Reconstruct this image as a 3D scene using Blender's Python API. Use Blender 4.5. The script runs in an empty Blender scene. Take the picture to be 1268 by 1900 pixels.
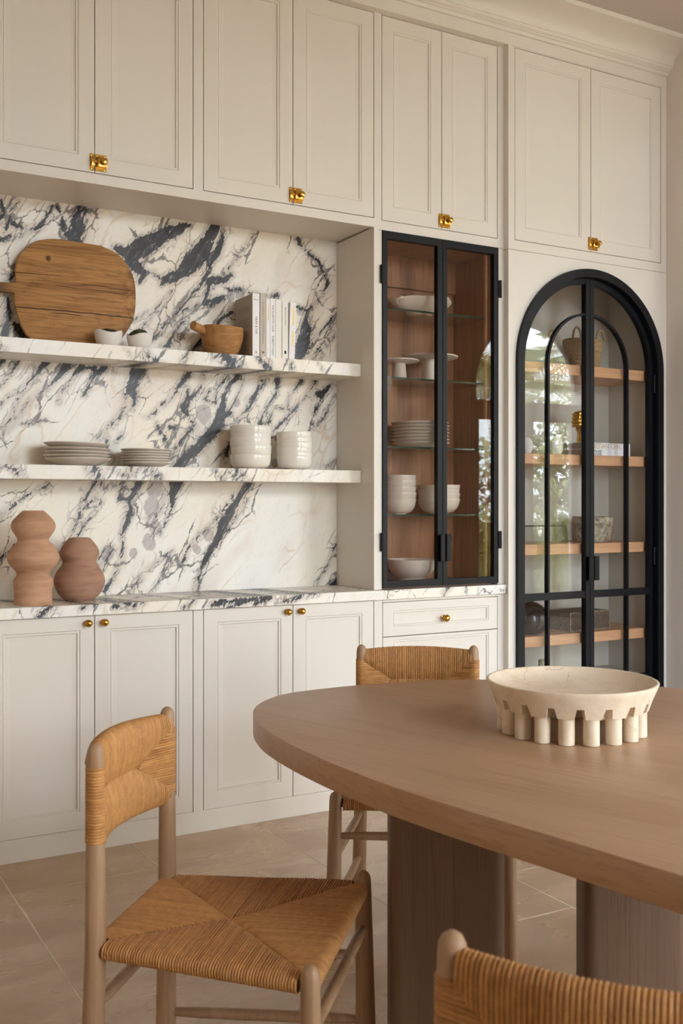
import bpy, bmesh, math, random
import numpy as np
from mathutils import Vector, Matrix, noise as mnoise
random.seed(7)
S = bpy.context.scene
COL = S.collection
PI = math.pi

# ------------------------------------------------------------------ camera
cam_d = bpy.data.cameras.new('camera'); cam = bpy.data.objects.new('camera', cam_d); COL.objects.link(cam)
cam.location = (0, 0, 1.29)
cam.rotation_euler = (PI/2, 0, -math.radians(29.5))
cam_d.sensor_fit = 'HORIZONTAL'; cam_d.sensor_width = 36; cam_d.lens = 36*1922/1268
cam_d.shift_y = -14/1268
cam_d.clip_start = .05
cam_d.dof.use_dof = True; cam_d.dof.focus_distance = 3.4; cam_d.dof.aperture_fstop = 11
S.camera = cam

# ------------------------------------------------------------------ world, sun, exposure
wd = bpy.data.worlds.new('world'); S.world = wd; wd.use_nodes = True
nt = wd.node_tree; nt.nodes.clear()
def N(t, typ, **kw):
    n = t.nodes.new(typ)
    for k, v in kw.items():
        if k in n.inputs.keys() if isinstance(k, str) else False: n.inputs[k].default_value = v
        else: setattr(n, k, v)
    return n
geo = N(nt, 'ShaderNodeTexCoord'); sep = N(nt, 'ShaderNodeSeparateXYZ'); nt.links.new(geo.outputs['Generated'], sep.inputs[0])
rmp = N(nt, 'ShaderNodeValToRGB'); nt.links.new(sep.outputs['Z'], rmp.inputs[0])
rmp.color_ramp.elements[0].position = 0.0; rmp.color_ramp.elements[0].color = (.74, .86, 1.0, 1)
rmp.color_ramp.elements[1].position = .75; rmp.color_ramp.elements[1].color = (.42, .58, .95, 1)
nz = N(nt, 'ShaderNodeTexNoise'); nz.inputs['Scale'].default_value = 2.2; nz.inputs['Detail'].default_value = 5
nt.links.new(geo.outputs['Generated'], nz.inputs['Vector'])
cr = N(nt, 'ShaderNodeValToRGB'); nt.links.new(nz.outputs['Fac'], cr.inputs[0])
cr.color_ramp.elements[0].position = .42; cr.color_ramp.elements[1].position = .62
mx = N(nt, 'ShaderNodeMixRGB'); nt.links.new(cr.outputs[0], mx.inputs[0]); nt.links.new(rmp.outputs[0], mx.inputs[1]); mx.inputs[2].default_value = (.97, .98, 1.0, 1)
bg = N(nt, 'ShaderNodeBackground'); nt.links.new(mx.outputs[0], bg.inputs[0]); bg.inputs[1].default_value = 17.0
wo = N(nt, 'ShaderNodeOutputWorld'); nt.links.new(bg.outputs[0], wo.inputs[0])

sd = bpy.data.lights.new('sun', 'SUN'); sd.energy = 34; sd.angle = math.radians(.6); sd.color = (1, .93, .82)
sun = bpy.data.objects.new('sun', sd); COL.objects.link(sun)
sun.rotation_euler = (math.radians(-24), 0, math.radians(-25))     # high sun behind the cabinet wall: it lights the garden, not the room

WINX = [(1.7, 3.27), (4.4, 5.97), (7.1, 8.67), (9.85, 11.42)]; WY = -1.8; CEIL = 3.60
for i, (a, b) in enumerate(WINX):
    ld = bpy.data.lights.new('sky_portal', 'AREA'); ld.shape = 'RECTANGLE'; ld.size = b-a; ld.size_y = 3.5
    ld.cycles.is_portal = True
    lo = bpy.data.objects.new('sky_portal', ld); COL.objects.link(lo)
    lo.location = ((a+b)/2, WY-.22, 1.75); lo.rotation_euler = (PI/2, 0, 0)

S.view_settings.view_transform = 'Standard'; S.view_settings.look = 'None'
S.view_settings.exposure = 0.60; S.view_settings.gamma = 1; S.view_settings.use_curve_mapping = False
S.cycles.max_bounces = 12; S.cycles.diffuse_bounces = 6; S.cycles.transparent_max_bounces = 16
S.cycles.sample_clamp_indirect = 6
S.cycles.use_denoising = True

# ------------------------------------------------------------------ helpers
def lin(r, g, b):
    f = lambda c: (c/255/12.92) if c/255 <= .04045 else ((c/255+.055)/1.055)**2.4
    return (f(r), f(g), f(b), 1)

def mesh_obj(name, verts, faces, mat, parent=None, smooth=False, origin=None):
    """world-coordinate verts; the parent (an un-rotated empty) shifts them into its own frame"""
    if parent is not None: off = Vector(OFF[parent.name])
    elif origin is not None: off = Vector(origin)
    else:
        xs = [v[0] for v in verts]; ys = [v[1] for v in verts]; zs = [v[2] for v in verts]
        off = Vector(((min(xs)+max(xs))/2, (min(ys)+max(ys))/2, min(zs)))
    me = bpy.data.meshes.new(name)
    me.from_pydata([(v[0]-off[0], v[1]-off[1], v[2]-off[2]) for v in verts], [], faces)
    me.validate(); me.update()
    if smooth:
        me.polygons.foreach_set('use_smooth', [True]*len(me.polygons))
        try: me.set_sharp_from_angle(angle=math.radians(smooth if smooth > 1 else 35))
        except Exception: pass
    if mat is not None: me.materials.append(mat)
    o = bpy.data.objects.new(name, me); COL.objects.link(o)
    if parent is None: o.location = off
    else:
        o.parent = parent
    OFF[o.name] = tuple(off)
    return o
OFF = {}

class MB:
    def __init__(s): s.v = []; s.f = []
    def add(s, vs, fs):
        b = len(s.v); s.v += [tuple(v) for v in vs]; s.f += [tuple(b+i for i in f) for f in fs]; return s
    def box(s, x0, x1, y0, y1, z0, z1):
        return s.add([(x0,y0,z0),(x1,y0,z0),(x1,y1,z0),(x0,y1,z0),(x0,y0,z1),(x1,y0,z1),(x1,y1,z1),(x0,y1,z1)],
                     [(0,3,2,1),(4,5,6,7),(0,1,5,4),(1,2,6,5),(2,3,7,6),(3,0,4,7)])
    def bbox(s, x0, x1, y0, y1, z0, z1, r=.002, seg=2):
        bm = bmesh.new(); bmesh.ops.create_cube(bm, size=1)
        for v in bm.verts: v.co = Vector(((x0+x1)/2+v.co.x*(x1-x0), (y0+y1)/2+v.co.y*(y1-y0), (z0+z1)/2+v.co.z*(z1-z0)))
        bmesh.ops.bevel(bm, geom=bm.edges[:], offset=r, segments=seg, affect='EDGES', profile=.6)
        bm.verts.index_update()
        s.add([v.co[:] for v in bm.verts], [[v.index for v in f.verts] for f in bm.faces]); bm.free(); return s
    def lathe(s, prof, c=(0,0,0), seg=48, axis='z', cap=True, wob=None):
        vs = []; fs = []
        n = len(prof)
        for i, (r, h) in enumerate(prof):
            for k in range(seg):
                a = 2*PI*k/seg; rr = r; hh = h
                if wob: rr, hh = wob(r, h, a, i)
                x, y = rr*math.cos(a), rr*math.sin(a)
                if axis == 'z': p = (c[0]+x, c[1]+y, c[2]+hh)
                elif axis == '-y': p = (c[0]+x, c[1]-hh, c[2]+y)
                else: p = (c[0]+hh, c[1]+x, c[2]+y)
                vs.append(p)
        for i in range(n-1):
            for k in range(seg):
                a, b = i*seg+k, i*seg+(k+1) % seg
                fs.append((a, b, b+seg, a+seg))
        if cap:
            if prof[0][0] > 1e-5: fs.append(tuple(range(seg))[::-1])
            if prof[-1][0] > 1e-5: fs.append(tuple(range((n-1)*seg, n*seg)))
        return s.add(vs, fs)
    def tube(s, pts, rad, seg=8, cap=True, up=None):
        pts = [Vector(p) for p in pts]; n = len(pts)
        if not hasattr(rad, '__len__'): rad = [rad]*n
        vs = []; fs = []; prev = None
        for i, p in enumerate(pts):
            t = (pts[min(i+1, n-1)]-pts[max(i-1, 0)]).normalized()
            if prev is None:
                u = Vector(up) if up else (Vector((0,0,1)) if abs(t.z) < .9 else Vector((1,0,0)))
            else: u = prev
            u = (u - t*u.dot(t)).normalized(); w = t.cross(u); prev = u
            for k in range(seg):
                a = 2*PI*k/seg
                vs.append(p+(u*math.cos(a)+w*math.sin(a))*rad[i])
        for i in range(n-1):
            for k in range(seg):
                a, b = i*seg+k, i*seg+(k+1) % seg
                fs.append((a, b, b+seg, a+seg))
        if cap: fs.append(tuple(range(seg))[::-1]); fs.append(tuple(range((n-1)*seg, n*seg)))
        return s.add(vs, fs)
    def prism(s, out, h0, h1, plane='xz', r=0):
        """outline extruded: plane xz -> along y, plane xy -> along z"""
        n = len(out)
        def P(a, h): return (a[0], h, a[1]) if plane == 'xz' else (a[0], a[1], h)
        if r:
            c = (sum(p[0] for p in out)/n, sum(p[1] for p in out)/n)
            nrm = []
            area = sum(out[i][0]*out[(i+1)%n][1]-out[(i+1)%n][0]*out[i][1] for i in range(n))
            sg = 1 if area > 0 else -1
            for i in range(n):
                a, b = Vector(out[i-1]), Vector(out[(i+1) % n]); t = (b-a).normalized(); nrm.append(Vector((t.y, -t.x))*sg)
            lv = [(h0, r), (h0+r*.3, r*.3), (h0+r, 0), (h1-r, 0), (h1-r*.3, r*.3), (h1, r)]
            vs = []
            for h, ins in lv: vs += [P(Vector(out[i])-nrm[i]*ins, h) for i in range(n)]
            fs = [tuple(range(n))[::-1], tuple(range((len(lv)-1)*n, len(lv)*n))]
            for l in range(len(lv)-1):
                for i in range(n): j = (i+1) % n; fs.append((l*n+i, l*n+j, (l+1)*n+j, (l+1)*n+i))
            return s.add(vs, fs)
        vs = [P(p, h0) for p in out]+[P(p, h1) for p in out]
        fs = [tuple(range(n)), tuple(range(n, 2*n))[::-1]]+[(i, (i+1) % n, (i+1) % n+n, i+n) for i in range(n)]
        return s.add(vs, fs)
    def grid(s, rows):
        n, m = len(rows), len(rows[0])
        return s.add([p for r in rows for p in r], [(i*m+j, i*m+j+1, (i+1)*m+j+1, (i+1)*m+j) for i in range(n-1) for j in range(m-1)])
    def move(s, M):
        s.v = [tuple(M @ Vector(v)) for v in s.v]; return s
    def fix(s):
        bm = bmesh.new(); vs = [bm.verts.new(v) for v in s.v]
        for f in s.f:
            try: bm.faces.new([vs[i] for i in f])
            except ValueError: pass
        bmesh.ops.recalc_face_normals(bm, faces=bm.faces[:]); bm.verts.index_update()
        s.v = [v.co[:] for v in bm.verts]; s.f = [[v.index for v in f.verts] for f in bm.faces]; bm.free(); return s
    def obj(s, name, mat, parent=None, smooth=False, fix=True, origin=None):
        if fix: s.fix()
        return mesh_obj(name, s.v, s.f, mat, parent, smooth, origin)

def tag(o, label=None, cat=None, group=None, kind=None):
    if label: o['label'] = label
    if cat: o['category'] = cat
    if group: o['group'] = group
    if kind: o['kind'] = kind
    return o
def thing(name, loc, label, cat, group=None):
    o = bpy.data.objects.new(name, None); COL.objects.link(o); o.location = loc; o.empty_display_size = .05
    OFF[o.name] = tuple(loc)
    return tag(o, label, cat, group)
def struct(o): return tag(o, kind='structure')

# ------------------------------------------------------------------ materials
def mat(name, col=(.8,.8,.8,1), rough=.5, metal=0, spec=.5, coat=0):
    m = bpy.data.materials.new(name); m.use_nodes = True
    b = m.node_tree.nodes['Principled BSDF']
    b.inputs['Base Color'].default_value = col; b.inputs['Roughness'].default_value = rough
    b.inputs['Metallic'].default_value = metal; b.inputs['Specular IOR Level'].default_value = spec
    b.inputs['Coat Weight'].default_value = coat
    return m, m.node_tree, b
def L(t, a, b): t.links.new(a, b)
def math_(t, op, a, b=None, c=None, clamp=False):
    n = t.nodes.new('ShaderNodeMath'); n.operation = op; n.use_clamp = clamp
    for i, x in enumerate((a, b, c)):
        if x is None: continue
        if hasattr(x, 'is_output'): t.links.new(x, n.inputs[i])
        else: n.inputs[i].default_value = x
    return n.outputs[0]
def smooth_(t, x, lo, hi, o0=0, o1=1):
    n = t.nodes.new('ShaderNodeMapRange'); n.interpolation_type = 'SMOOTHSTEP'
    t.links.new(x, n.inputs[0])
    for i, v in enumerate((lo, hi, o0, o1)):
        if hasattr(v, 'is_output'): t.links.new(v, n.inputs[i+1])
        else: n.inputs[i+1].default_value = v
    return n.outputs[0]
def mix_(t, f, a, b, mode='MIX'):
    n = t.nodes.new('ShaderNodeMixRGB'); n.blend_type = mode
    for i, x in enumerate((f, a, b)):
        if hasattr(x, 'is_output'): t.links.new(x, n.inputs[i])
        else: n.inputs[i].default_value = x
    return n.outputs[0]
def noise_(t, vec, scale, detail=4, rough=.5, dist=0, color=False):
    n = t.nodes.new('ShaderNodeTexNoise'); n.inputs['Scale'].default_value = scale; n.inputs['Detail'].default_value = detail
    n.inputs['Roughness'].default_value = rough; n.inputs['Distortion'].default_value = dist
    if vec is not None: t.links.new(vec, n.inputs['Vector'])
    return n.outputs['Color' if color else 'Fac']
def vscale(t, vec, s):
    n = t.nodes.new('ShaderNodeVectorMath'); n.operation = 'MULTIPLY'; t.links.new(vec, n.inputs[0]); n.inputs[1].default_value = s; return n.outputs[0]
def vadd(t, a, b):
    n = t.nodes.new('ShaderNodeVectorMath'); n.operation = 'ADD'; t.links.new(a, n.inputs[0]); t.links.new(b, n.inputs[1]); return n.outputs[0]
def bump_(t, b, h, strength=.2, dist=.002):
    n = t.nodes.new('ShaderNodeBump'); n.inputs['Strength'].default_value = strength; n.inputs['Distance'].default_value = dist
    t.links.new(h, n.inputs['Height']); t.links.new(n.outputs[0], b.inputs['Normal'])
def objco(t): return t.nodes.new('ShaderNodeTexCoord').outputs['Object']
def pos(t): return t.nodes.new('ShaderNodeNewGeometry').outputs['Position']

def paint(name, col, rough=.45):
    m, t, b = mat(name, col, rough)
    n = noise_(t, pos(t), 350, 3); bump_(t, b, n, .06, .001)
    L(t, mix_(t, smooth_(t, noise_(t, pos(t), 1.5, 3), .3, .7, 0, .05), col, (col[0]*.8, col[1]*.78, col[2]*.75, 1)), b.inputs['Base Color'])
    return m
PAINT = paint('cream_paint', lin(224, 217, 206), .42)
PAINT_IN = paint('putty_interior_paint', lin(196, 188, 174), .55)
WALLP = paint('plaster_paint', lin(226, 217, 206), .8)
CEILP = paint('ceiling_paint', lin(198, 188, 180), .85)

def wood(name, cols, axis=0, sc=1.0, rough=.45, rot=0, ring=.5, useobj=True, fine=.25, knots=False):
    m, t, b = mat(name, (1,1,1,1), rough)
    co = objco(t) if useobj else pos(t)
    if rot:
        mp = t.nodes.new('ShaderNodeMapping'); mp.inputs['Rotation'].default_value = (0, 0, rot); L(t, co, mp.inputs[0]); co = mp.outputs[0]
    big = [9*sc]*3; big[axis] = .9*sc
    fin = [160*sc]*3; fin[axis] = 3*sc
    v1 = vscale(t, co, tuple(big)); v2 = vscale(t, co, tuple(fin))
    n1 = noise_(t, v1, 1, 5, .55, .6)
    rings = math_(t, 'FRACT', math_(t, 'MULTIPLY', n1, 7.0))
    rings = math_(t, 'ABSOLUTE', math_(t, 'SUBTRACT', rings, .5))
    n2 = noise_(t, v2, 1, 3, .6)
    f = math_(t, 'ADD', math_(t, 'MULTIPLY', n1, .8), math_(t, 'MULTIPLY', rings, ring*.5))
    c = mix_(t, smooth_(t, f, .3, .75), cols[0], cols[1])
    c = mix_(t, smooth_(t, n2, .5, .68, 0, fine), c, cols[2])
    L(t, c, b.inputs['Base Color']); bump_(t, b, n2, .15, .001)
    return m, t, b, c, co, n1
OAK = wood('washed_oak', (lin(176,142,108), lin(150,116,84), lin(112,84,60)), 2, 1.2, .5)[0]
TABLE = wood('table_oak', (lin(188,154,122), lin(169,134,102), lin(142,108,80)), 1, .9, .38, rot=math.radians(-18), ring=.35, fine=.3)[0]
PEDE = wood('pedestal_oak_shaded', (lin(112,86,64), lin(96,72,52), lin(70,50,36)), 2, 1.1, .5, ring=.15, fine=.4)[0]  # oak made darker: shade under the table top is put into its colour
SHELFW = wood('shelf_oak', (lin(206,158,118), lin(184,134,94), lin(150,104,70)), 0, 1.3, .45)[0]
WALNUT = wood('walnut_veneer', (lin(172,122,84), lin(140,95,62), lin(96,62,40)), 2, 1.1, .4, useobj=False, fine=.5)[0]
BOWLW = wood('rough_bowl_wood', (lin(188,138,84), lin(146,98,54), lin(84,54,30)), 0, 4.5, .75, fine=.6)[0]

def board_mat():
    m, t, b, c, co, n1 = wood('aged_pine_board', (lin(184,136,82), lin(150,104,58), lin(96,64,36)), 0, 1.6, .75, ring=.9, fine=.65)
    s = t.nodes.new('ShaderNodeSeparateXYZ'); L(t, co, s.inputs[0])
    X, Zc = s.outputs['X'], s.outputs['Z']
    edge = noise_(t, vscale(t, co, (4, 4, 9)), 2.0, 4, .6)
    c = mix_(t, smooth_(t, edge, .55, .75, 0, .65), c, lin(84, 54, 32))
    # dark worn end at the right and the scorched handle
    c = mix_(t, math_(t, 'MULTIPLY', smooth_(t, X, .14, .25), smooth_(t, noise_(t, co, 22, 5, .7), .42, .62, 0, .8)), c, lin(80, 48, 30))
    c = mix_(t, smooth_(t, X, -.22, -.30, 0, .7), c, lin(70, 38, 22))
    # long cracks
    zz = math_(t, 'ADD', Zc, math_(t, 'MULTIPLY', math_(t, 'SUBTRACT', noise_(t, vscale(t, co, (6, 1, 1)), 1, 3), .5), .03))
    for z0, w, x0, x1 in ((.14, .0017, -.3, .3), (.128, .0014, -.12, .03), (.277, .001, -.3, -.05), (.237, .001, -.1, .2), (.255, .0009, 0, .24), (.20, .0008, 0, .2)):
        k = smooth_(t, math_(t, 'ABSOLUTE', math_(t, 'SUBTRACT', zz, z0)), w*.6, w*1.6, 1, 0)
        k = math_(t, 'MULTIPLY', k, math_(t, 'MULTIPLY', smooth_(t, X, x0, x0+.03), smooth_(t, X, x1-.03, x1, 1, 0)))
        c = mix_(t, k, c, lin(40, 22, 12))
    # knot
    d = t.nodes.new('ShaderNodeVectorMath'); d.operation = 'DISTANCE'
    w = vadd(t, vscale(t, co, (1, 0, .8)), vscale(t, noise_(t, co, 45, 5, .7, color=True), (.05, 0, .05)))
    L(t, w, d.inputs[0]); d.inputs[1].default_value = (-.088, 0, .305)
    c = mix_(t, smooth_(t, d.outputs['Value'], .006, .014, .85, 0), c, lin(58, 34, 18))
    L(t, c, b.inputs['Base Color']); return m
BOARD_M = board_mat()

BRASS = mat('polished_brass', lin(206, 158, 72), .2, 1)[0]
GOLD = mat('polished_gold', lin(222, 180, 88), .14, 1)[0]
STEEL = mat('black_steel', (.0035, .0038, .0052, 1), .42, 0, .22)[0]
BLACKP = mat('black_rubber', (.012, .012, .012, 1), .6)[0]
GLAZE = mat('white_glaze', lin(232, 226, 216), .12, 0, .5)[0]
PLATEM = mat('plate_glaze', lin(214, 203, 192), .35)[0]
PORC = mat('porcelain_matte', lin(226, 221, 214), .6)[0]
def clay(name, a, b2, rough=.9):
    m, t, b = mat(name, a, rough)
    co = objco(t); n = noise_(t, vscale(t, co, (6, 6, 30)), 1.6, 5, .6); sp = noise_(t, co, 260, 2)
    c = mix_(t, smooth_(t, n, .35, .7), a, b2); c = mix_(t, smooth_(t, sp, .68, .74, 0, .35), c, lin(230, 200, 175))
    L(t, c, b.inputs['Base Color']); bump_(t, b, n, .35, .004); return m
CLAY1 = clay('peach_clay', lin(198, 156, 124), lin(180, 136, 106))
CLAY2 = clay('rose_clay', lin(178, 138, 114), lin(158, 118, 98))
def rough_stone(name, a, b2, c3, sc=30):
    m, t, b = mat(name, a, .85); co = objco(t)
    n = noise_(t, co, sc, 8, .75); n2 = noise_(t, co, sc*.25, 4)
    c = mix_(t, smooth_(t, n, .4, .62), a, b2); c = mix_(t, smooth_(t, n2, .5, .68, 0, .7), c, c3)
    L(t, c, b.inputs['Base Color']); bump_(t, b, n, .9, .01); return m
POTM = rough_stone('weathered_stone', lin(196, 184, 160), lin(120, 106, 86), lin(150, 108, 60), 36)
BOXM = rough_stone('shagreen_box', lin(124, 102, 82), lin(70, 54, 42), lin(100, 82, 66), 110)
def travertine():
    m, t, b = mat('cream_limestone', lin(232, 214, 188), .45); co = objco(t)
    n = noise_(t, co, 14, 6, .7, .8); v = t.nodes.new('ShaderNodeTexVoronoi'); v.feature = 'DISTANCE_TO_EDGE'; v.inputs['Scale'].default_value = 9
    L(t, vadd(t, co, vscale(t, noise_(t, co, 9, 4, color=True), (.12, .12, .12))), v.inputs['Vector'])
    c = mix_(t, smooth_(t, n, .4, .68, 0, .6), lin(236, 219, 194), lin(214, 192, 162))
    c = mix_(t, math_(t, 'MULTIPLY', smooth_(t, v.outputs['Distance'], 0, .012, 1, 0), smooth_(t, noise_(t, co, 5, 2), .5, .62, 0, .55)), c, lin(150, 120, 90))
    c = mix_(t, smooth_(t, noise_(t, co, 38, 3), .70, .76, 0, .5), c, lin(130, 104, 74))
    L(t, c, b.inputs['Base Color']); return m
TRAV = travertine()
MOSS = mat('dried_moss', lin(62, 66, 34), .95)[0]
PAPER = mat('page_paper', lin(232, 226, 214), .8)[0]
INK = mat('black_ink', (.03, .03, .035, 1), .7)[0]; INKG = mat('grey_ink', lin(120, 112, 104), .7)[0]
INKY = mat('yellow_ink', lin(246, 226, 160), .7)[0]; INKT = mat('tan_ink', lin(200, 164, 118), .7)[0]
def cover(name, c): return mat(name, c, .5)[0]
CW = cover('white_cover', lin(238, 236, 236)); CG = cover('greige_cover', lin(196, 184, 168)); CI = cover('ivory_cover', lin(234, 230, 220)); CK = cover('grey_cover', lin(176, 164, 150))
DARKG = mat('dark_glazed_vase', (.004, .003, .003, 1), .05, 0, .45)[0]

def cordmat():
    m, t, b = mat('paper_cord', (1,1,1,1), .62)
    a = t.nodes.new('ShaderNodeAttribute'); a.attribute_name = 'strand'
    co = objco(t); n = noise_(t, co, 60, 5, .7); n2 = noise_(t, co, 420, 3, .6)
    f = math_(t, 'ADD', math_(t, 'MULTIPLY', a.outputs['Fac'], .22), math_(t, 'MULTIPLY', n, .85))
    c = mix_(t, smooth_(t, f, .25, .85), lin(168, 116, 62), lin(206, 152, 90))
    c = mix_(t, smooth_(t, n2, .55, .7, 0, .35), c, lin(110, 66, 28))
    L(t, c, b.inputs['Base Color']); bump_(t, b, n2, .5, .0015); return m
CORD = cordmat()
def basketmat():
    m, t, b = mat('seagrass', (1,1,1,1), .8); co = objco(t)
    a = t.nodes.new('ShaderNodeAttribute'); a.attribute_name = 'strand'
    n = noise_(t, co, 220, 4, .7)
    L(t, mix_(t, smooth_(t, n, .35, .68), lin(196, 164, 120), lin(122, 94, 60)), b.inputs['Base Color']); bump_(t, b, n, .8, .003); return m
GRASSW = basketmat()

def thinglass(name, tint=(1,1,1,1), f0=.030, gain=1.0):
    m = bpy.data.materials.new(name); m.use_nodes = True; t = m.node_tree; t.nodes.clear()
    lw = t.nodes.new('ShaderNodeLayerWeight'); lw.inputs['Blend'].default_value = .5
    p = math_(t, 'POWER', lw.outputs['Facing'], 5.0)
    f = math_(t, 'ADD', math_(t, 'MULTIPLY', p, .95), f0, clamp=True)
    tr = t.nodes.new('ShaderNodeBsdfTransparent'); tr.inputs[0].default_value = tint
    gl = t.nodes.new('ShaderNodeBsdfGlossy'); gl.inputs['Roughness'].default_value = 0
    ms = t.nodes.new('ShaderNodeMixShader'); L(t, f, ms.inputs[0]); L(t, tr.outputs[0], ms.inputs[1]); L(t, gl.outputs[0], ms.inputs[2])
    o = t.nodes.new('ShaderNodeOutputMaterial'); L(t, ms.outputs[0], o.inputs[0]); return m
PANE = thinglass('clear_pane', (.97, .975, .97, 1))
PANE_B = thinglass('display_pane', (.93, .91, .89, 1), .026)
WPANE = thinglass('window_pane', (.98, .99, .98, 1))
def gshelf():
    m = thinglass('green_edge_glass', (.93, .97, .95, 1)); return m
GSHELF = gshelf()
GEDGE = mat('glass_edge_green', (.008, .045, .03, 1), .1, 0, .8)[0]

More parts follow.
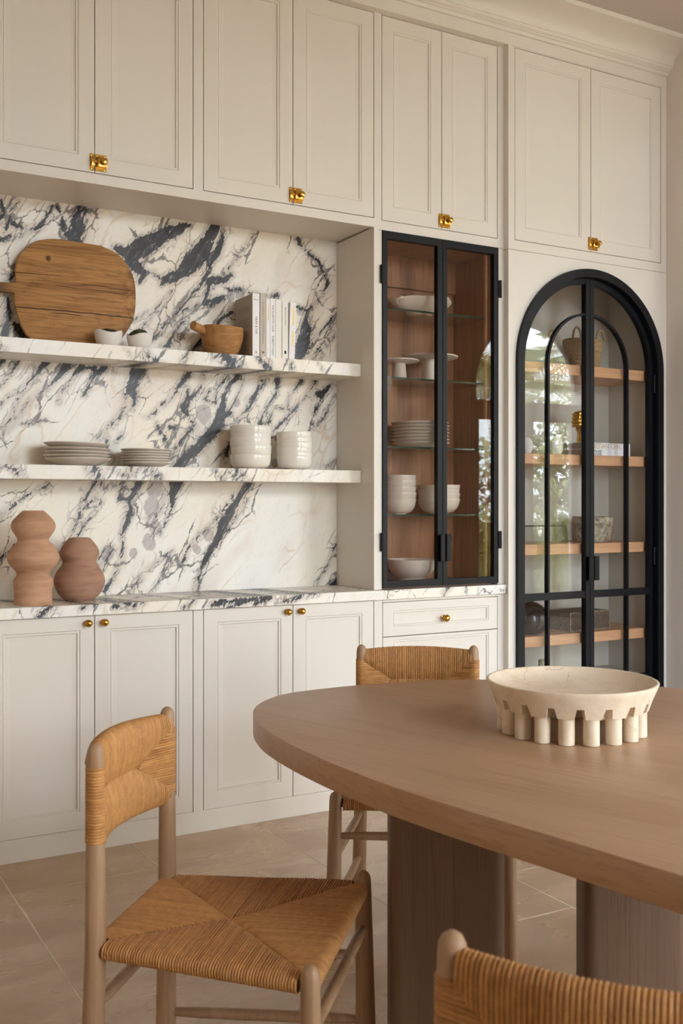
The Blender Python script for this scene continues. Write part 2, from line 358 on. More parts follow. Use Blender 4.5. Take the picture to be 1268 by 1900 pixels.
# ------------------------------------------------------------------ marble
WALLV= [[1529,2449,45,1464,2401,67,1399,2358,89,1341,2323,69,1284,2339,25],
[1347,2302,57,1382,2266,50,1408,2252,28,1387,2210,9],
[1408,2252,19,1446,2256,9,1482,2232,10,1529,2260,32],
[1144,2481,37,1127,2424,58,1113,2378,64,1111,2296,61],
[1163,2483,7,1155,2422,9,1144,2355,9],
[1027,2481,7,1003,2423,15,976,2387,21,929,2365,7,892,2336,7],
[892,2477,6,866,2436,9,861,2399,24,876,2385,18,921,2375,7],
[825,2317,21,856,2332,18,887,2338,6],
[861,2399,18,840,2343,12],
[815,2382,18,840,2422,12,830,2468,12],
[1045,2483,9,1062,2442,12,1072,2400,21,1083,2358,12],
[892,2222,9,856,2149,12,851,2106,12,861,2044,21,851,1990,24,840,1944,30],
[876,2003,12,897,1972,36,929,1946,30],
[1529,2191,5,1458,2110,5,1405,2031,5,1358,1983,4],
[1529,2082,6,1476,2015,5,1434,1972,5],
[1358,2050,4,1423,2090,4],
[1722,2479,56,1689,2419,59,1656,2371,80,1623,2324,83,1577,2282,62,1532,2241,38,1494,2231,27,1481,2211,14],
[1762,2478,13,1750,2426,27,1729,2368,38,1695,2351,42],
[1702,2352,42,1695,2302,22,1662,2236,15,1603,2162,12,1558,2109,11,1481,2029,7],
[1610,2480,14,1564,2458,45,1519,2428,44,1481,2405,37],
[1796,2288,20,1769,2260,32,1735,2256,38,1695,2252,31,1695,2215,14,1669,2150,24,1709,2160,35,1762,2184,18],
[1769,2235,11,1789,2218,14,1837,2229,11,1892,2216,9,1948,2209,9,1991,2207,9],
[1906,2478,6,1858,2408,6,1810,2346,5,1762,2284,6],
[2127,2480,33,2131,2464,28,2157,2445,7,2186,2416,16,2223,2400,15,2245,2363,18,2264,2326,13,2276,2301,19,2253,2252,6,2208,2202,6,2171,2166,13,2164,2132,22,2164,2080,58,2149,2014,69,2127,1954,51],
[2321,2166,9,2260,2101,7,2208,2038,7,2171,1970,7],
[2321,2133,7,2253,2035,7,2201,1952,7],
[2321,2073,6,2268,2016,6],
[1796,2125,20,1749,2089,15,1729,2063,10],
[1577,2111,10,1577,2062,14,1532,2009,10,1513,1959,24,1481,1951,10],
[1584,2118,8,1629,2134,8,1709,2160,14],
[1656,1995,17,1616,1942,8],
[2113,2180,13,2149,2170,13,2171,2166,13],
[1998,2211,14,2019,2222,22],
[1382,1850,69,1361,1803,54,1350,1763,47,1364,1725,18,1358,1685,6],
[1324,1745,9,1324,1689,6,1307,1655,14,1255,1608,6,1210,1557,5],
[1529,1739,5,1476,1708,6,1440,1660,7,1405,1653,4],
[997,1852,33,981,1824,17,929,1767,13,902,1734,8,856,1710,5,825,1671,5],
[1083,1847,40,1056,1807,23,1035,1779,13,997,1744,7,960,1715,5],
[1144,1845,31,1111,1810,16,1089,1771,9,1056,1731,9,1051,1698,5],
[1238,1849,31,1199,1816,25,1177,1776,15,1155,1731,10],
[1089,1847,12,1155,1841,9,1199,1843,22],
[892,1850,6,871,1806,6,825,1745,5],
[939,1703,6,902,1638,8,876,1599,7,825,1550,6],
[929,1767,6,887,1690,5,861,1615,5,825,1592,5],
[908,1606,5,992,1623,4],
[840,1852,18,820,1840,18],
[1221,1552,6,1250,1564,9,1244,1530,15,1255,1497,11],
[1312,1582,4,1272,1531,4],
[1458,1627,9,1476,1594,18,1500,1572,6,1506,1526,5],
[1837,1847,35,1796,1819,20,1762,1761,22,1756,1698,38,1742,1642,59,1695,1584,50,1649,1539,47,1603,1501,47,1545,1439,49],
[1796,1688,21,1769,1680,35],
[1603,1851,24,1564,1800,22,1532,1749,12,1481,1704,6],
[1597,1783,14,1597,1734,26,1584,1697,38,1603,1655,10,1629,1625,17,1590,1587,16,1558,1543,12,1513,1493,10],
[1776,1843,14,1735,1791,10,1722,1728,18,1675,1738,10,1695,1776,6],
[1669,1849,7,1656,1787,10,1610,1741,15],
[1851,1829,8,1837,1784,6,1810,1732,6,1789,1700,10],
[1948,1847,10,1913,1769,16,1878,1710,13,1837,1670,8,1810,1632,7],
[2019,1839,32,2019,1794,9,1976,1727,13,1948,1681,13,1934,1636,29],
[2142,1849,22,2084,1784,6,2069,1719,10,2091,1707,7],
[2216,1850,13,2164,1775,7,2091,1700,16,2033,1646,10,1998,1613,7],
[2306,1849,16,2238,1786,31,2216,1798,19],
[2313,1790,7,2245,1674,6,2201,1640,6],
[2238,1766,10,2208,1706,16],
[1803,1606,17,1789,1556,10,1776,1499,22,1769,1474,7],
[2048,1718,13,1998,1722,6,1983,1677,6],
[1519,1615,25,1551,1610,7],
[1481,1595,12,1500,1547,7],
[2313,1491,4,2268,1457,4],
[1976,1651,19,1991,1690,7],
[1976,1849,8,1941,1802,8,1878,1748,6],
[1549,1401,72,1531,1334,37,1526,1273,11,1496,1207,7,1473,1163,4],
[1393,1394,37,1365,1344,29,1343,1301,17,1348,1257,30,1326,1209,22,1309,1165,11,1315,1122,13,1309,1068,13,1282,1004,8,1238,936,14],
[1304,1360,13,1298,1312,13,1343,1312,22],
[1304,1360,6,1382,1355,12],
[1884,1394,32,1827,1307,31,1784,1244,48,1753,1193,48,1729,1125,35,1686,1070,30,1650,1003,11,1629,919,9],
[1809,1330,5,1759,1261,5,1710,1205,9,1650,1161,7,1602,1105,8,1578,1050,10,1567,1028,5],
[1526,1051,7,1485,997,7,1433,916,9],
[1531,1096,2,1427,1021,2],
[1393,984,5,1360,947,7,1337,910,13],
[1205,1386,15,1173,1338,17,1151,1295,11,1140,1263,6],
[1876,1313,6,1809,1221,6,1747,1125,4],
[1260,1123,6,1221,1092,7,1210,1049,7,1232,1027,5],
[1276,1112,7,1232,1038,10],
[1473,1262,9,1439,1208,6],
[1496,1329,6,1473,1262,6],
[1221,1381,8,1232,1354,8,1271,1365,5,1320,1382,7],
[2328,1132,11,2266,1000,8,2219,925,8],
[2314,914,55,2337,933,56],
[825,1083,7,886,1134,7,928,1186,7],
[825,1240,9,907,1313,7,1011,1367,12],
[1229,1303,7,1140,1184,10,1075,1066,7],
[1043,1067,10,1108,1184,10,1140,1260,12,1206,1325,10]]
GREYV= [[1450,1362,92],
[1439,1284,86],
[1456,1196,62],
[1427,1131,68],
[1692,1160,63],
[1638,1099,44],
[1823,1733,42],
[1906,1756,32],
[2197,1659,29],
[2008,1472,43],
[1669,1676,90],
[1841,2208,57],
[1793,2193,49],
[1669,2348,42],
[1249,1091,66],
[1360,1088,43],
[2135,2162,44]]
UPV= [[1625,1905,13,1676,1858,10],
[1676,1905,40,1714,1855,40],
[1727,1894,7,1766,1861,4],
[1825,1907,20,1872,1856,37],
[1970,1905,14,1994,1854,10],
[2099,1908,3,2141,1861,3],
[1525,1909,5,1488,1860,10],
[1331,1896,12,1364,1861,27,1398,1855,9],
[782,1871,4,801,1858,4],
[1254,1901,2,1287,1856,2]]
MIDV= [[1625,1439,7,1669,1387,8],
[1689,1438,10,1721,1388,8],
[1727,1438,17,1743,1385,20],
[1753,1430,4,1779,1388,3],
[796,1432,11,825,1422,14,870,1388,7],
[830,1437,7,875,1385,6],
[1099,1437,9,1130,1391,15],
[1130,1438,18,1157,1391,26],
[1189,1439,4,1259,1392,5],
[1276,1435,24,1292,1398,12],
[1320,1436,7,1364,1399,7],
[1353,1436,12,1398,1394,13]]
CTRV= [[891,884,17,942,926,21],
[1047,906,8,1108,925,13],
[1170,907,13,1241,927,17],
[1241,904,13,1281,925,13],
[1445,886,11,1487,916,11],
[1556,897,13,1607,906,18,1765,911,18],
[1642,880,14,1731,909,18],
[1585,898,16,1700,907,20,1819,916,24],
[1755,890,20,1819,916,16],
[1875,892,16,1957,910,21,2040,921,10],
[1623,882,16,1646,910,12],
[3018,886,17,3040,918,22],
[2669,896,8,2708,923,11]]
BOARD= [(0.874,2.146),(0.873,2.194),(0.88,2.233),(0.894,2.262),(0.926,2.299),(0.953,2.319),(0.985,2.331),(1.028,2.339),(1.082,2.34),(1.136,2.338),(1.191,2.336),(1.225,2.331),(1.28,2.31),(1.318,2.271),(1.344,2.22),(1.351,2.169),(1.35,2.117),(1.345,2.077),(1.334,2.036),(1.303,1.983),(1.261,1.935),(1.227,1.91),(0.958,1.9),(0.928,1.925),(0.904,1.95),(0.885,1.991),(0.873,2.033),(0.866,2.069),(0.866,2.104),(0.812,2.099),(0.814,2.139)]

def stroke_field(strokes, P):
    """signed 'inside the vein' distance in metres for points P (n,2): > 0 inside"""
    best = np.full(len(P), -.12)
    for s in strokes:
        a = np.array(s, float).reshape(-1, 3)/1000
        if len(a) == 1: a = np.vstack([a, a+1e-4])
        for i in range(len(a)-1):
            p, q = a[i, :2], a[i+1, :2]; d = q-p; L2 = max(d@d, 1e-9)
            t = np.clip(((P-p)@d)/L2, 0, 1)
            w = a[i, 2]+(a[i+1, 2]-a[i, 2])*t
            dist = np.hypot(P[:, 0]-p[0]-t*d[0], P[:, 1]-p[1]-t*d[1])
            best = np.maximum(best, w/2-dist)
    return best
def grey_field(strokes, P):
    g = np.zeros(len(P))
    for s in strokes:
        x, z, w = [k/1000 for k in s]; d = np.hypot((P[:, 0]-x), (P[:, 1]-z)*.8); g = np.maximum(g, np.clip(1.25-d/(w/2), 0, 1))
    return g
def add_veins(o, strokes, grey=(), base=0.0, yw=0.0):
    me = o.data; n = len(me.vertices); co = np.empty(n*3); me.vertices.foreach_get('co', co); co = co.reshape(-1, 3)+np.array(OFF[o.name])
    P = np.stack([co[:, 0]+yw*(co[:, 1]-co[:, 1].min()), co[:, 2]], 1)
    V = stroke_field(strokes, P)
    a = me.attributes.new('vein', 'FLOAT', 'POINT'); a.data.foreach_set('value', V)
    nr = np.clip(1+V/.11, 0, 1)**1.5
    a = me.attributes.new('near', 'FLOAT', 'POINT'); a.data.foreach_set('value', np.maximum(nr, base))
    a = me.attributes.new('greyness', 'FLOAT', 'POINT'); a.data.foreach_set('value', grey_field(grey, P) if len(grey) else np.zeros(n))

def marble():
    m, t, b = mat('viola_marble', (1,1,1,1), .33, 0, .35)
    P = pos(t)
    ca, sa = math.cos(math.radians(56)), math.sin(math.radians(56))
    def dot(v):
        n = t.nodes.new('ShaderNodeVectorMath'); n.operation = 'DOT_PRODUCT'; L(t, P, n.inputs[0]); n.inputs[1].default_value = v; return n.outputs['Value']
    cb = t.nodes.new('ShaderNodeCombineXYZ')
    L(t, math_(t, 'MULTIPLY', dot((ca, 0.2, sa)), .42), cb.inputs[0]); L(t, dot((-sa, .35, ca)), cb.inputs[1]); L(t, dot((.1, 1, .1)), cb.inputs[2])
    A = cb.outputs[0]
    def att(n): 
        x = t.nodes.new('ShaderNodeAttribute'); x.attribute_name = n; return x.outputs['Fac']
    V, NR, GR = att('vein'), att('near'), att('greyness')
    wc = vscale(t, vadd(t, noise_(t, A, 9, 5, .6, color=True), vscale(t, noise_(t, A, 1, 0, color=True), (0,0,0))), (.10, .085, .05))
    W = vadd(t, A, wc)
    nf = noise_(t, W, 26, 9, .68)
    nf2 = noise_(t, W, 75, 6, .7)
    f = math_(t, 'ADD', V, math_(t, 'MULTIPLY', math_(t, 'SUBTRACT', nf, .495), .026))
    f = math_(t, 'ADD', f, math_(t, 'MULTIPLY', math_(t, 'SUBTRACT', nf2, .5), .012))
    rn = noise_(t, vscale(t, W, (1, 1.5, 1)), 30, 6, .62)
    ridge = math_(t, 'POWER', math_(t, 'SUBTRACT', 1.0, math_(t, 'ABSOLUTE', math_(t, 'SUBTRACT', math_(t, 'MULTIPLY', rn, 2.0), 1.0))), 14.0)
    dark = smooth_(t, math_(t, 'ADD', f, math_(t, 'MULTIPLY', math_(t, 'SUBTRACT', ridge, .45), .010)), -.0012, .0018)
    lace = smooth_(t, math_(t, 'ADD', f, math_(t, 'MULTIPLY', ridge, .030)), .012, .020)
    dark = math_(t, 'MAXIMUM', dark, math_(t, 'MULTIPLY', lace, .85))
    # base
    b1 = noise_(t, W, 3.2, 4, .5)
    base = mix_(t, smooth_(t, b1, .35, .65), lin(241, 233, 217), lin(240, 237, 231))
    base = mix_(t, smooth_(t, noise_(t, W, 5.5, 4), .50, .68, 0, .45), base, lin(224, 210, 196))
    base = mix_(t, smooth_(t, math_(t, 'MULTIPLY', NR, noise_(t, W, 11, 3)), .30, .58, 0, .35), base, lin(206, 190, 172))
    base = mix_(t, smooth_(t, noise_(t, W, 60, 5, .7), .5, .75, 0, .22), base, lin(196, 184, 168))
    def vor(sc, seed):
        v = t.nodes.new('ShaderNodeTexVoronoi'); v.feature = 'DISTANCE_TO_EDGE'; v.inputs['Scale'].default_value = sc
        o = t.nodes.new('ShaderNodeVectorMath'); o.operation = 'ADD'; L(t, W, o.inputs[0]); o.inputs[1].default_value = (seed, seed*.7, seed*1.3); L(t, o.outputs[0], v.inputs['Vector']); return v.outputs['Distance']
    # gold hairlines
    g = math_(t, 'MULTIPLY', smooth_(t, vor(7, 3.1), 0, .035, 1, 0), smooth_(t, noise_(t, W, 6, 3), .45, .65, 0, .45))
    base = mix_(t, g, base, lin(206, 172, 128))
    # grey lilac patches
    gp = math_(t, 'MULTIPLY', smooth_(t, math_(t, 'ADD', GR, math_(t, 'MULTIPLY', math_(t, 'SUBTRACT', nf, .5), 1.2)), .35, .55), .62)
    base = mix_(t, gp, base, mix_(t, smooth_(t, nf2, .35, .65), lin(168, 156, 154), lin(128, 116, 116)))
    # medium breccia veins, only where the slab is busy
    patch = noise_(t, W, 8, 3)
    w1 = math_(t, 'MULTIPLY', math_(t, 'MULTIPLY', NR, smooth_(t, patch, .40, .70)), .055)
    v1 = vor(9.5, 1.7)
    k1 = smooth_(t, math_(t, 'SUBTRACT', v1, math_(t, 'MULTIPLY', math_(t, 'MULTIPLY', w1, smooth_(t, nf2, .35, .65)), 1.6)), -.006, .016, 1, 0)
    k1 = math_(t, 'MULTIPLY', k1, smooth_(t, math_(t, 'MULTIPLY', NR, smooth_(t, patch, .34, .55)), .12, .5))
    vc = mix_(t, smooth_(t, noise_(t, W, 12, 2), .4, .6), lin(58, 64, 64), lin(88, 72, 76))
    base = mix_(t, math_(t, 'MULTIPLY', k1, .82), base, vc)
    v2 = vor(21, 5.2)
    k2 = math_(t, 'MULTIPLY', smooth_(t, v2, 0, .06, 1, 0), smooth_(t, math_(t, 'MULTIPLY', NR, smooth_(t, noise_(t, W, 14, 3), .42, .6)), .25, .8, 0, .7))
    base = mix_(t, k2, base, lin(120, 112, 106))
    # faint smoky halo of the big veins
    base = mix_(t, smooth_(t, f, -.022, 0, 0, .30), base, lin(150, 142, 138))
    # inside of the big veins
    st = noise_(t, vscale(t, W, (1, 3.2, 2)), 34, 7, .72)
    dk = mix_(t, smooth_(t, st, .46, .60), lin(22, 24, 33), lin(62, 64, 70))
    dk = mix_(t, smooth_(t, st, .60, .64, 0, .85), dk, lin(206, 200, 196))
    dk = mix_(t, smooth_(t, noise_(t, W, 4, 2), .5, .66, 0, .55), dk, lin(48, 40, 46))
    c = mix_(t, math_(t, 'MULTIPLY', dark, .96), base, dk)
    L(t, c, b.inputs['Base Color'])
    return m
MARBLE = marble()
# ================================================================== SETTING
YF, YA, YB = 3.82, 3.784, 4.15          # cabinet faces, arched cabinet face, niche back
# floor: grout bed and limestone slabs
def floor_mats():
    m, t, b = mat('limestone_slab', (1,1,1,1), .33)
    P = pos(t); oi = t.nodes.new('ShaderNodeObjectInfo')
    o = t.nodes.new('ShaderNodeVectorMath'); o.operation = 'ADD'; L(t, P, o.inputs[0])
    s = t.nodes.new('ShaderNodeVectorMath'); s.operation = 'SCALE'; L(t, oi.outputs['Location'], s.inputs[0]); s.inputs['Scale'].default_value = 1.7; L(t, s.outputs[0], o.inputs[1])
    v = o.outputs[0]
    n = noise_(t, vscale(t, v, (1, 2.2, 1)), 2.4, 6, .55, .3); n2 = noise_(t, v, 90, 4, .7)
    c = mix_(t, smooth_(t, n, .32, .68), lin(202, 176, 146), lin(184, 156, 126))
    c = mix_(t, smooth_(t, noise_(t, vscale(t, v, (1.2, 5, 1)), 4, 5, .6), .60, .80, 0, .15), c, lin(214, 192, 166))
    c = mix_(t, smooth_(t, n2, .55, .75, 0, .3), c, lin(128, 110, 90))
    c = mix_(t, math_(t, 'MULTIPLY', oi.outputs['Random'], .22), c, lin(150, 128, 104))
    L(t, c, b.inputs['Base Color']); L(t, smooth_(t, n, .3, .7, .22, .38), b.inputs['Roughness']); bump_(t, b, n2, .12, .001)
    g, t2, b2 = mat('pale_grout', lin(238, 226, 206), .9)
    return m, g
TILE, GROUT = floor_mats()
floor = struct(MB().box(-1.3, 12.8, WY-.2, 4.2, -.08, -.0014).obj('floor', GROUT))
rr = random.Random(3)
colx = [(.738+.514*k) for k in range(-4, 19)]
known = {-1: [2.947], 0: [3.523, 2.625], 1: [3.401, 2.472], 2: [3.658, 2.525], 3: [2.867]}
tiles = []
for ci in range(-4, 23):
    x0, x1 = .738+.514*ci, .738+.514*(ci+1)
    js = known.get(ci, [2.2+rr.random()*.9])[:]
    while max(js) < 4.1: js.append(max(js)+.80+rr.random()*.35)
    while min(js) > WY: js.append(min(js)-.80-rr.random()*.3)
    js.sort()
    for a, b in zip(js, js[1:]):
        tiles.append((x0, x1, max(a, WY), min(b, 4.15)))
for (x0, x1, a, b) in tiles:
    if b-a < .05 or x1 > 12.7: continue
    vis = x0 > -.6 and x1 < 5 and b > .4
    g = .0022; out = []
    n = 9 if vis else 2
    def edge(p, q):
        for k in range(n):
            t = k/n; j = 0 if k == 0 else rr.uniform(-.0006, .0013)
            if rr.random() < .08 and k: j += .003
            dx, dy = q[0]-p[0], q[1]-p[1]; l = math.hypot(dx, dy)
            out.append((p[0]+dx*t-dy/l*j, p[1]+dy*t+dx/l*j))
    c = [(x0+g, a+g), (x1-g, a+g), (x1-g, b-g), (x0+g, b-g)]
    for i in range(4): edge(c[i], c[(i+1) % 4])
    MB().prism(out, -.0022, rr.uniform(-.0006, 0), 'xy').obj('stone_tile', TILE, floor)

def arch_pts(cx, r, z0, n=28, a0=PI, a1=0):
    return [(cx+r*math.cos(a0+(a1-a0)*k/n), z0+r*math.sin(a0+(a1-a0)*k/n)) for k in range(n+1)]
# window wall behind the camera with four arched openings
wf = MB()
xs = [-1.2]+[(WINX[i][1]+WINX[i+1][0])/2 for i in range(3)]+[12.6]
for i, (a, b) in enumerate(WINX):
    r = (b-a)/2; sp = 2.66; c = (a+b)/2
    wf.prism([(xs[i], 0), (a, 0), (a, sp)]+arch_pts(c, r, sp)[1:-1]+[(b, sp), (b, 0), (xs[i+1], 0), (xs[i+1], CEIL), (xs[i], CEIL)], WY-.2, WY)
wf.obj('wall_front', WALLP, origin=(4.4, WY, 0)); struct(bpy.data.objects['wall_front'])
for i, (a, b) in enumerate(WINX):
    r = (b-a)/2; sp = 2.66; c = (a+b)/2; w = MB(); y0, y1 = WY-.14, WY-.08
    w.box(a, b, y0, y1, 2.27, 2.49); w.box(a, a+.10, y0, y1, .0, 2.27); w.box(b-.10, b, y0, y1, .0, 2.27); w.box(c-.09, c+.09, y0, y1, 0, 2.27)
    w.box(a+.1, c-.09, y0, y1, 0, .24); w.box(c+.09, b-.1, y0, y1, 0, .24)
    ring = [(c+r*math.cos(t), sp+r*math.sin(t)) for t in [PI*k/24 for k in range(25)]]; rin = [(c+(r-.06)*math.cos(t), sp+(r-.06)*math.sin(t)) for t in [PI*k/24 for k in range(25)]]
    w.prism(ring+rin[::-1], y0, y1)
    fr = w.obj('window_%d' % (i+1), WALLP); struct(fr)
    pts = [(a, 2.49), (b, 2.49), (b, sp)]+arch_pts(c, r-.03, sp, 20, 0, PI)[1:-1]+[(a, sp)]
    MB().prism(pts, WY-.112, WY-.108).obj('pane', WPANE, fr)
    MB().box(a+.1, c-.09, WY-.112, WY-.108, .24, 2.27).obj('pane', WPANE, fr); MB().box(c+.09, b-.1, WY-.112, WY-.108, .24, 2.27).obj('pane', WPANE, fr)
struct(MB().box(-1.4, 12.8, WY-.4, 4.4, CEIL, CEIL+.15).obj('ceiling', CEILP))
struct(MB().box(-1.4, -1.2, WY-.2, 4.4, 0, CEIL).obj('wall_left', WALLP))
struct(MB().box(-1.4, 4.046, 4.2, 4.4, 0, CEIL).obj('wall_back', WALLP))
struct(MB().box(4.046, 4.20, 3.30, 4.4, 0, CEIL).obj('wall_right', WALLP))
struct(MB().box(4.20, 12.8, 4.2, 4.4, 0, CEIL).obj('wall_far', WALLP))
struct(MB().box(12.6, 12.8, WY-.2, 4.2, 0, CEIL).obj('wall_end', WALLP))

# crown and frieze along the cabinets
prof = [(YA, 3.415), (YA, 3.470), (3.772, 3.471), (3.770, 3.478), (3.766, 3.484), (3.758, 3.486), (3.757, 3.490), (3.750, 3.492), (3.744, 3.498), (3.742, 3.506), (3.738, 3.508), (3.737, 3.514)]
for k in range(1, 13):
    a = PI/2*k/12; prof.append((3.737-.120*(1-math.cos(a)), 3.516+.060*math.sin(a)))
prof += [(3.612, 3.577), (3.600, 3.579), (3.600, CEIL), (3.86, CEIL), (3.86, 3.415)]
crown = MB(); n = len(prof)
crown.add([(x, y, z) for x in (-1.2, 4.046) for (y, z) in prof], [tuple(range(n)), tuple(range(n, 2*n))[::-1]]+[(i, (i+1) % n, (i+1) % n+n, i+n) for i in range(n)])
struct(crown.obj('trim_1', PAINT, smooth=30))

# ================================================================== CABINETRY
def door_leaf(name, x0, x1, z0, z1, Y, parent, rail=(.058, .058, .058, .058), t=.018, m=PAINT):
    """framed door with a recessed, beaded panel. rail = left, right, bottom, top"""
    lv = [(0, .0012, 0), (.0012, 0, 0), (1, 0, 0), (1, .0012, .0005), (1, .0035, .0035), (1, .006, .0018), (1, .0105, .0018), (1, .013, .0075), (1, .030, .0085)]
    mb = MB(); rows = []
    for k, (full, ins, dy) in enumerate(lv):
        if full == 1: a, b, c, d = x0+rail[0]+ins, x1-rail[1]-ins, z0+rail[2]+ins, z1-rail[3]-ins
        else: a, b, c, d = x0+full, x1-full, z0+full, z1-full; dy = ins
        rows.append([(a, Y+dy, c), (b, Y+dy, c), (b, Y+dy, d), (a, Y+dy, d)])
    vs = [p for r in rows for p in r]; fs = []
    for i in range(len(rows)-1):
        for k in range(4): j = (k+1) % 4; fs.append((i*4+k, i*4+j, i*4+4+j, i*4+4+k))
    l = len(rows)-1; fs.append((l*4, l*4+1, l*4+2, l*4+3))
    b0 = len(vs); vs += [(x0, Y+t, z0), (x1, Y+t, z0), (x1, Y+t, z1), (x0, Y+t, z1)]
    fs += [(b0, b0+3, b0+2, b0+1)]+[(k, b0+k, b0+(k+1) % 4, (k+1) % 4) for k in range(4)]
    mb.add(vs, fs)
    return mb.obj(name, m, parent)

def knob(x, z, Y, parent, big=1.0):
    p = [(.0115, 0), (.0115, .0022), (.0085, .0035), (.0058, .006), (.0055, .013), (.0075, .016), (.0125, .018), (.0138, .0205), (.0138, .023), (.0118, .0245), (.0112, .0252), (.0095, .0285), (.0062, .0308), (.0001, .0318)]
    MB().lathe([(r*big, h*big) for r, h in p], (x, Y-.0002, z), 28, '-y').obj('knob', BRASS, parent, smooth=50)

def latch(x, z, Y, parent):
    """cupboard latch; x is the door gap"""
    q = MB()
    q.bbox(x-.0185, x-.0025, Y-.0025, Y+.0002, z-.031, z+.031, .0006, 1)
    q.bbox(x+.0025, x+.043, Y-.0025, Y+.0002, z-.031, z+.031, .0006, 1)
    q.bbox(x-.0165, x-.003, Y-.013, Y-.002, z-.016, z+.020, .002)
    q.bbox(x+.006, x+.045, Y-.015, Y-.002, z-.017, z+.019, .003)
    q.bbox(x-.004, x+.008, Y-.010, Y-.005, z-.004, z+.008, .001, 1)
    q.lathe([(.0045, .012), (.0045, .019), (.009, .021), (.0118, .026), (.0118, .031), (.0085, .0355), (.0001, .037)], (x+.030, Y, z+.001), 20, '-y')
    for zz in (z-.0255, z+.0265):
        for xx in (x-.0125, x+.008, x+.037): q.lathe([(.0028, .0024), (.0025, .0038), (.0001, .0042)], (xx, Y, zz), 10, '-y')
    q.obj('latch', BRASS, parent, smooth=40)

G = .0015   # half the gap round the doors
BAYS = [(-.556, 'far left off frame'), (.273, 'left'), (1.102, 'first'), (1.931, 'second')]
up_lab = {-.556: 'tall cream upper cabinet at the far left end, beyond the edge of the picture',
          .273: 'tall cream upper cabinet left of the one above the cutting board',
          1.102: 'tall cream upper cabinet above the round wooden cutting board, leftmost in the photo',
          1.931: 'tall cream upper cabinet above the row of white books on the marble shelf'}
lo_lab = {-.556: 'cream base cabinet at the far left end of the counter, beyond the picture',
          .273: 'cream base cabinet left of the one under the clay vases',
          1.102: 'cream base cabinet under the two clay vases, behind the left woven chair',
          1.931: 'cream base cabinet immediately left of the small drawer cabinet, partly behind the table'}
ZD0, ZD1 = 2.527, 3.412
for cx, _ in BAYS:
    xl, xr = cx-.4145, cx+.4145
    if cx > 1.9: xr = 2.342
    dl, dr = cx-.395, cx+.391
    # --- upper
    t = thing('upper_cabinet', (cx, 3.98, 2.49), up_lab[cx], 'cabinet', 'tall upper cabinets with brass latches')
    b = MB(); b.box(xl, xr, YF+.022, 4.15, 2.494, 3.59)
    b.obj('cabinet_box', PAINT, t)
    f = MB(); f.box(xl, dl-G, YF, YF+.022, 2.487, 3.47); f.box(dr+G, xr, YF, YF+.022, 2.487, 3.47)
    f.box(dl-G, dr+G, YF, YF+.022, 2.487, ZD0-G); f.box(dl-G, dr+G, YF, YF+.022, ZD1+G, 3.47)
    f.obj('face_frame', PAINT, t)
    door_leaf('door', dl+G, cx-G, ZD0+G, ZD1-G, YF, t)
    d2 = door_leaf('door', cx+G, dr-G, ZD0+G, ZD1-G, YF, t)
    latch(cx, 2.567, YF, d2)
    # --- base
    t = thing('base_cabinet', (cx, 3.98, 0), lo_lab[cx], 'cabinet', 'base cabinets under the marble counter')
    MB().box(xl, xr, YF+.022, 4.15, .08, .878).obj('cabinet_box', PAINT, t)
    MB().box(xl, xr, YF+.005, YF+.03, 0, .084).obj('plinth', PAINT, t)
    MB().box(xl, dl-G, YF, YF+.022, .084, .879).obj('stile', PAINT, t); MB().box(dr+G, xr, YF, YF+.022, .084, .879).obj('stile', PAINT, t)
    a = door_leaf('door', dl+G, cx-G, .086, .876, YF, t, (.056, .052, .064, .052)); knob(cx-.028, .849, YF, a)
    a = door_leaf('door', cx+G, dr-G, .086, .876, YF, t, (.056, .056, .064, .052)); knob(cx+.034, .849, YF, a)

# small drawer cabinet under the glass cabinet
t = thing('drawer_cabinet', (2.68, 3.98, 0), 'narrow cream drawer cabinet under the black framed rectangular glass cabinet', 'cabinet')
MB().box(2.342, 3.027, YF+.022, 4.15, .08, .878).obj('cabinet_box', PAINT, t)
MB().box(2.342, 3.027, YF+.005, YF+.03, 0, .084).obj('plinth', PAINT, t)
f = MB(); f.box(2.342, 2.366-G, YF, YF+.022, .084, .879); f.box(2.993, 3.027, YF, YF+.022, .084, .879); f.box(2.366, 2.993, YF, YF+.022, .866, .879)
f.obj('face_frame', PAINT, t)
dr_ = door_leaf('drawer', 2.366+G, 2.991, .716, .863, YF, t, (.052, .048, .038, .036)); knob(2.689, .782, YF, dr_, 1.15)
door_leaf('drawer', 2.366+G, 2.991, .086, .712, YF, t, (.052, .048, .06, .012))

# upper cabinet of the third bay
t = thing('upper_cabinet', (2.68, 3.98, 2.49), 'narrow cream upper cabinet directly above the rectangular glass cabinet', 'cabinet', 'tall upper cabinets with brass latches')
MB().box(2.3425, 3.0265, YF+.023, 4.15, 2.494, 3.59).obj('cabinet_box', PAINT, t)
f = MB(); f.box(2.342, 2.362-G, YF, YF+.022, 2.4795, 3.47); f.box(2.992+G, 3.0268, YF, YF+.022, 2.4795, 3.47)
f.box(2.362-G, 2.992+G, YF, YF+.022, 2.4795, 2.522-G); f.box(2.362-G, 2.992+G, YF, YF+.022, ZD1+G, 3.47)
f.obj('face_frame', PAINT, t)
door_leaf('door', 2.362+G, 2.678-G, 2.522+G, ZD1-G, YF, t, (.056, .056, .06, .056))
d2 = door_leaf('door', 2.678+G, 2.992-G, 2.522+G, ZD1-G, YF, t, (.053, .055, .06, .056)); latch(2.678, 2.562, YF, d2)

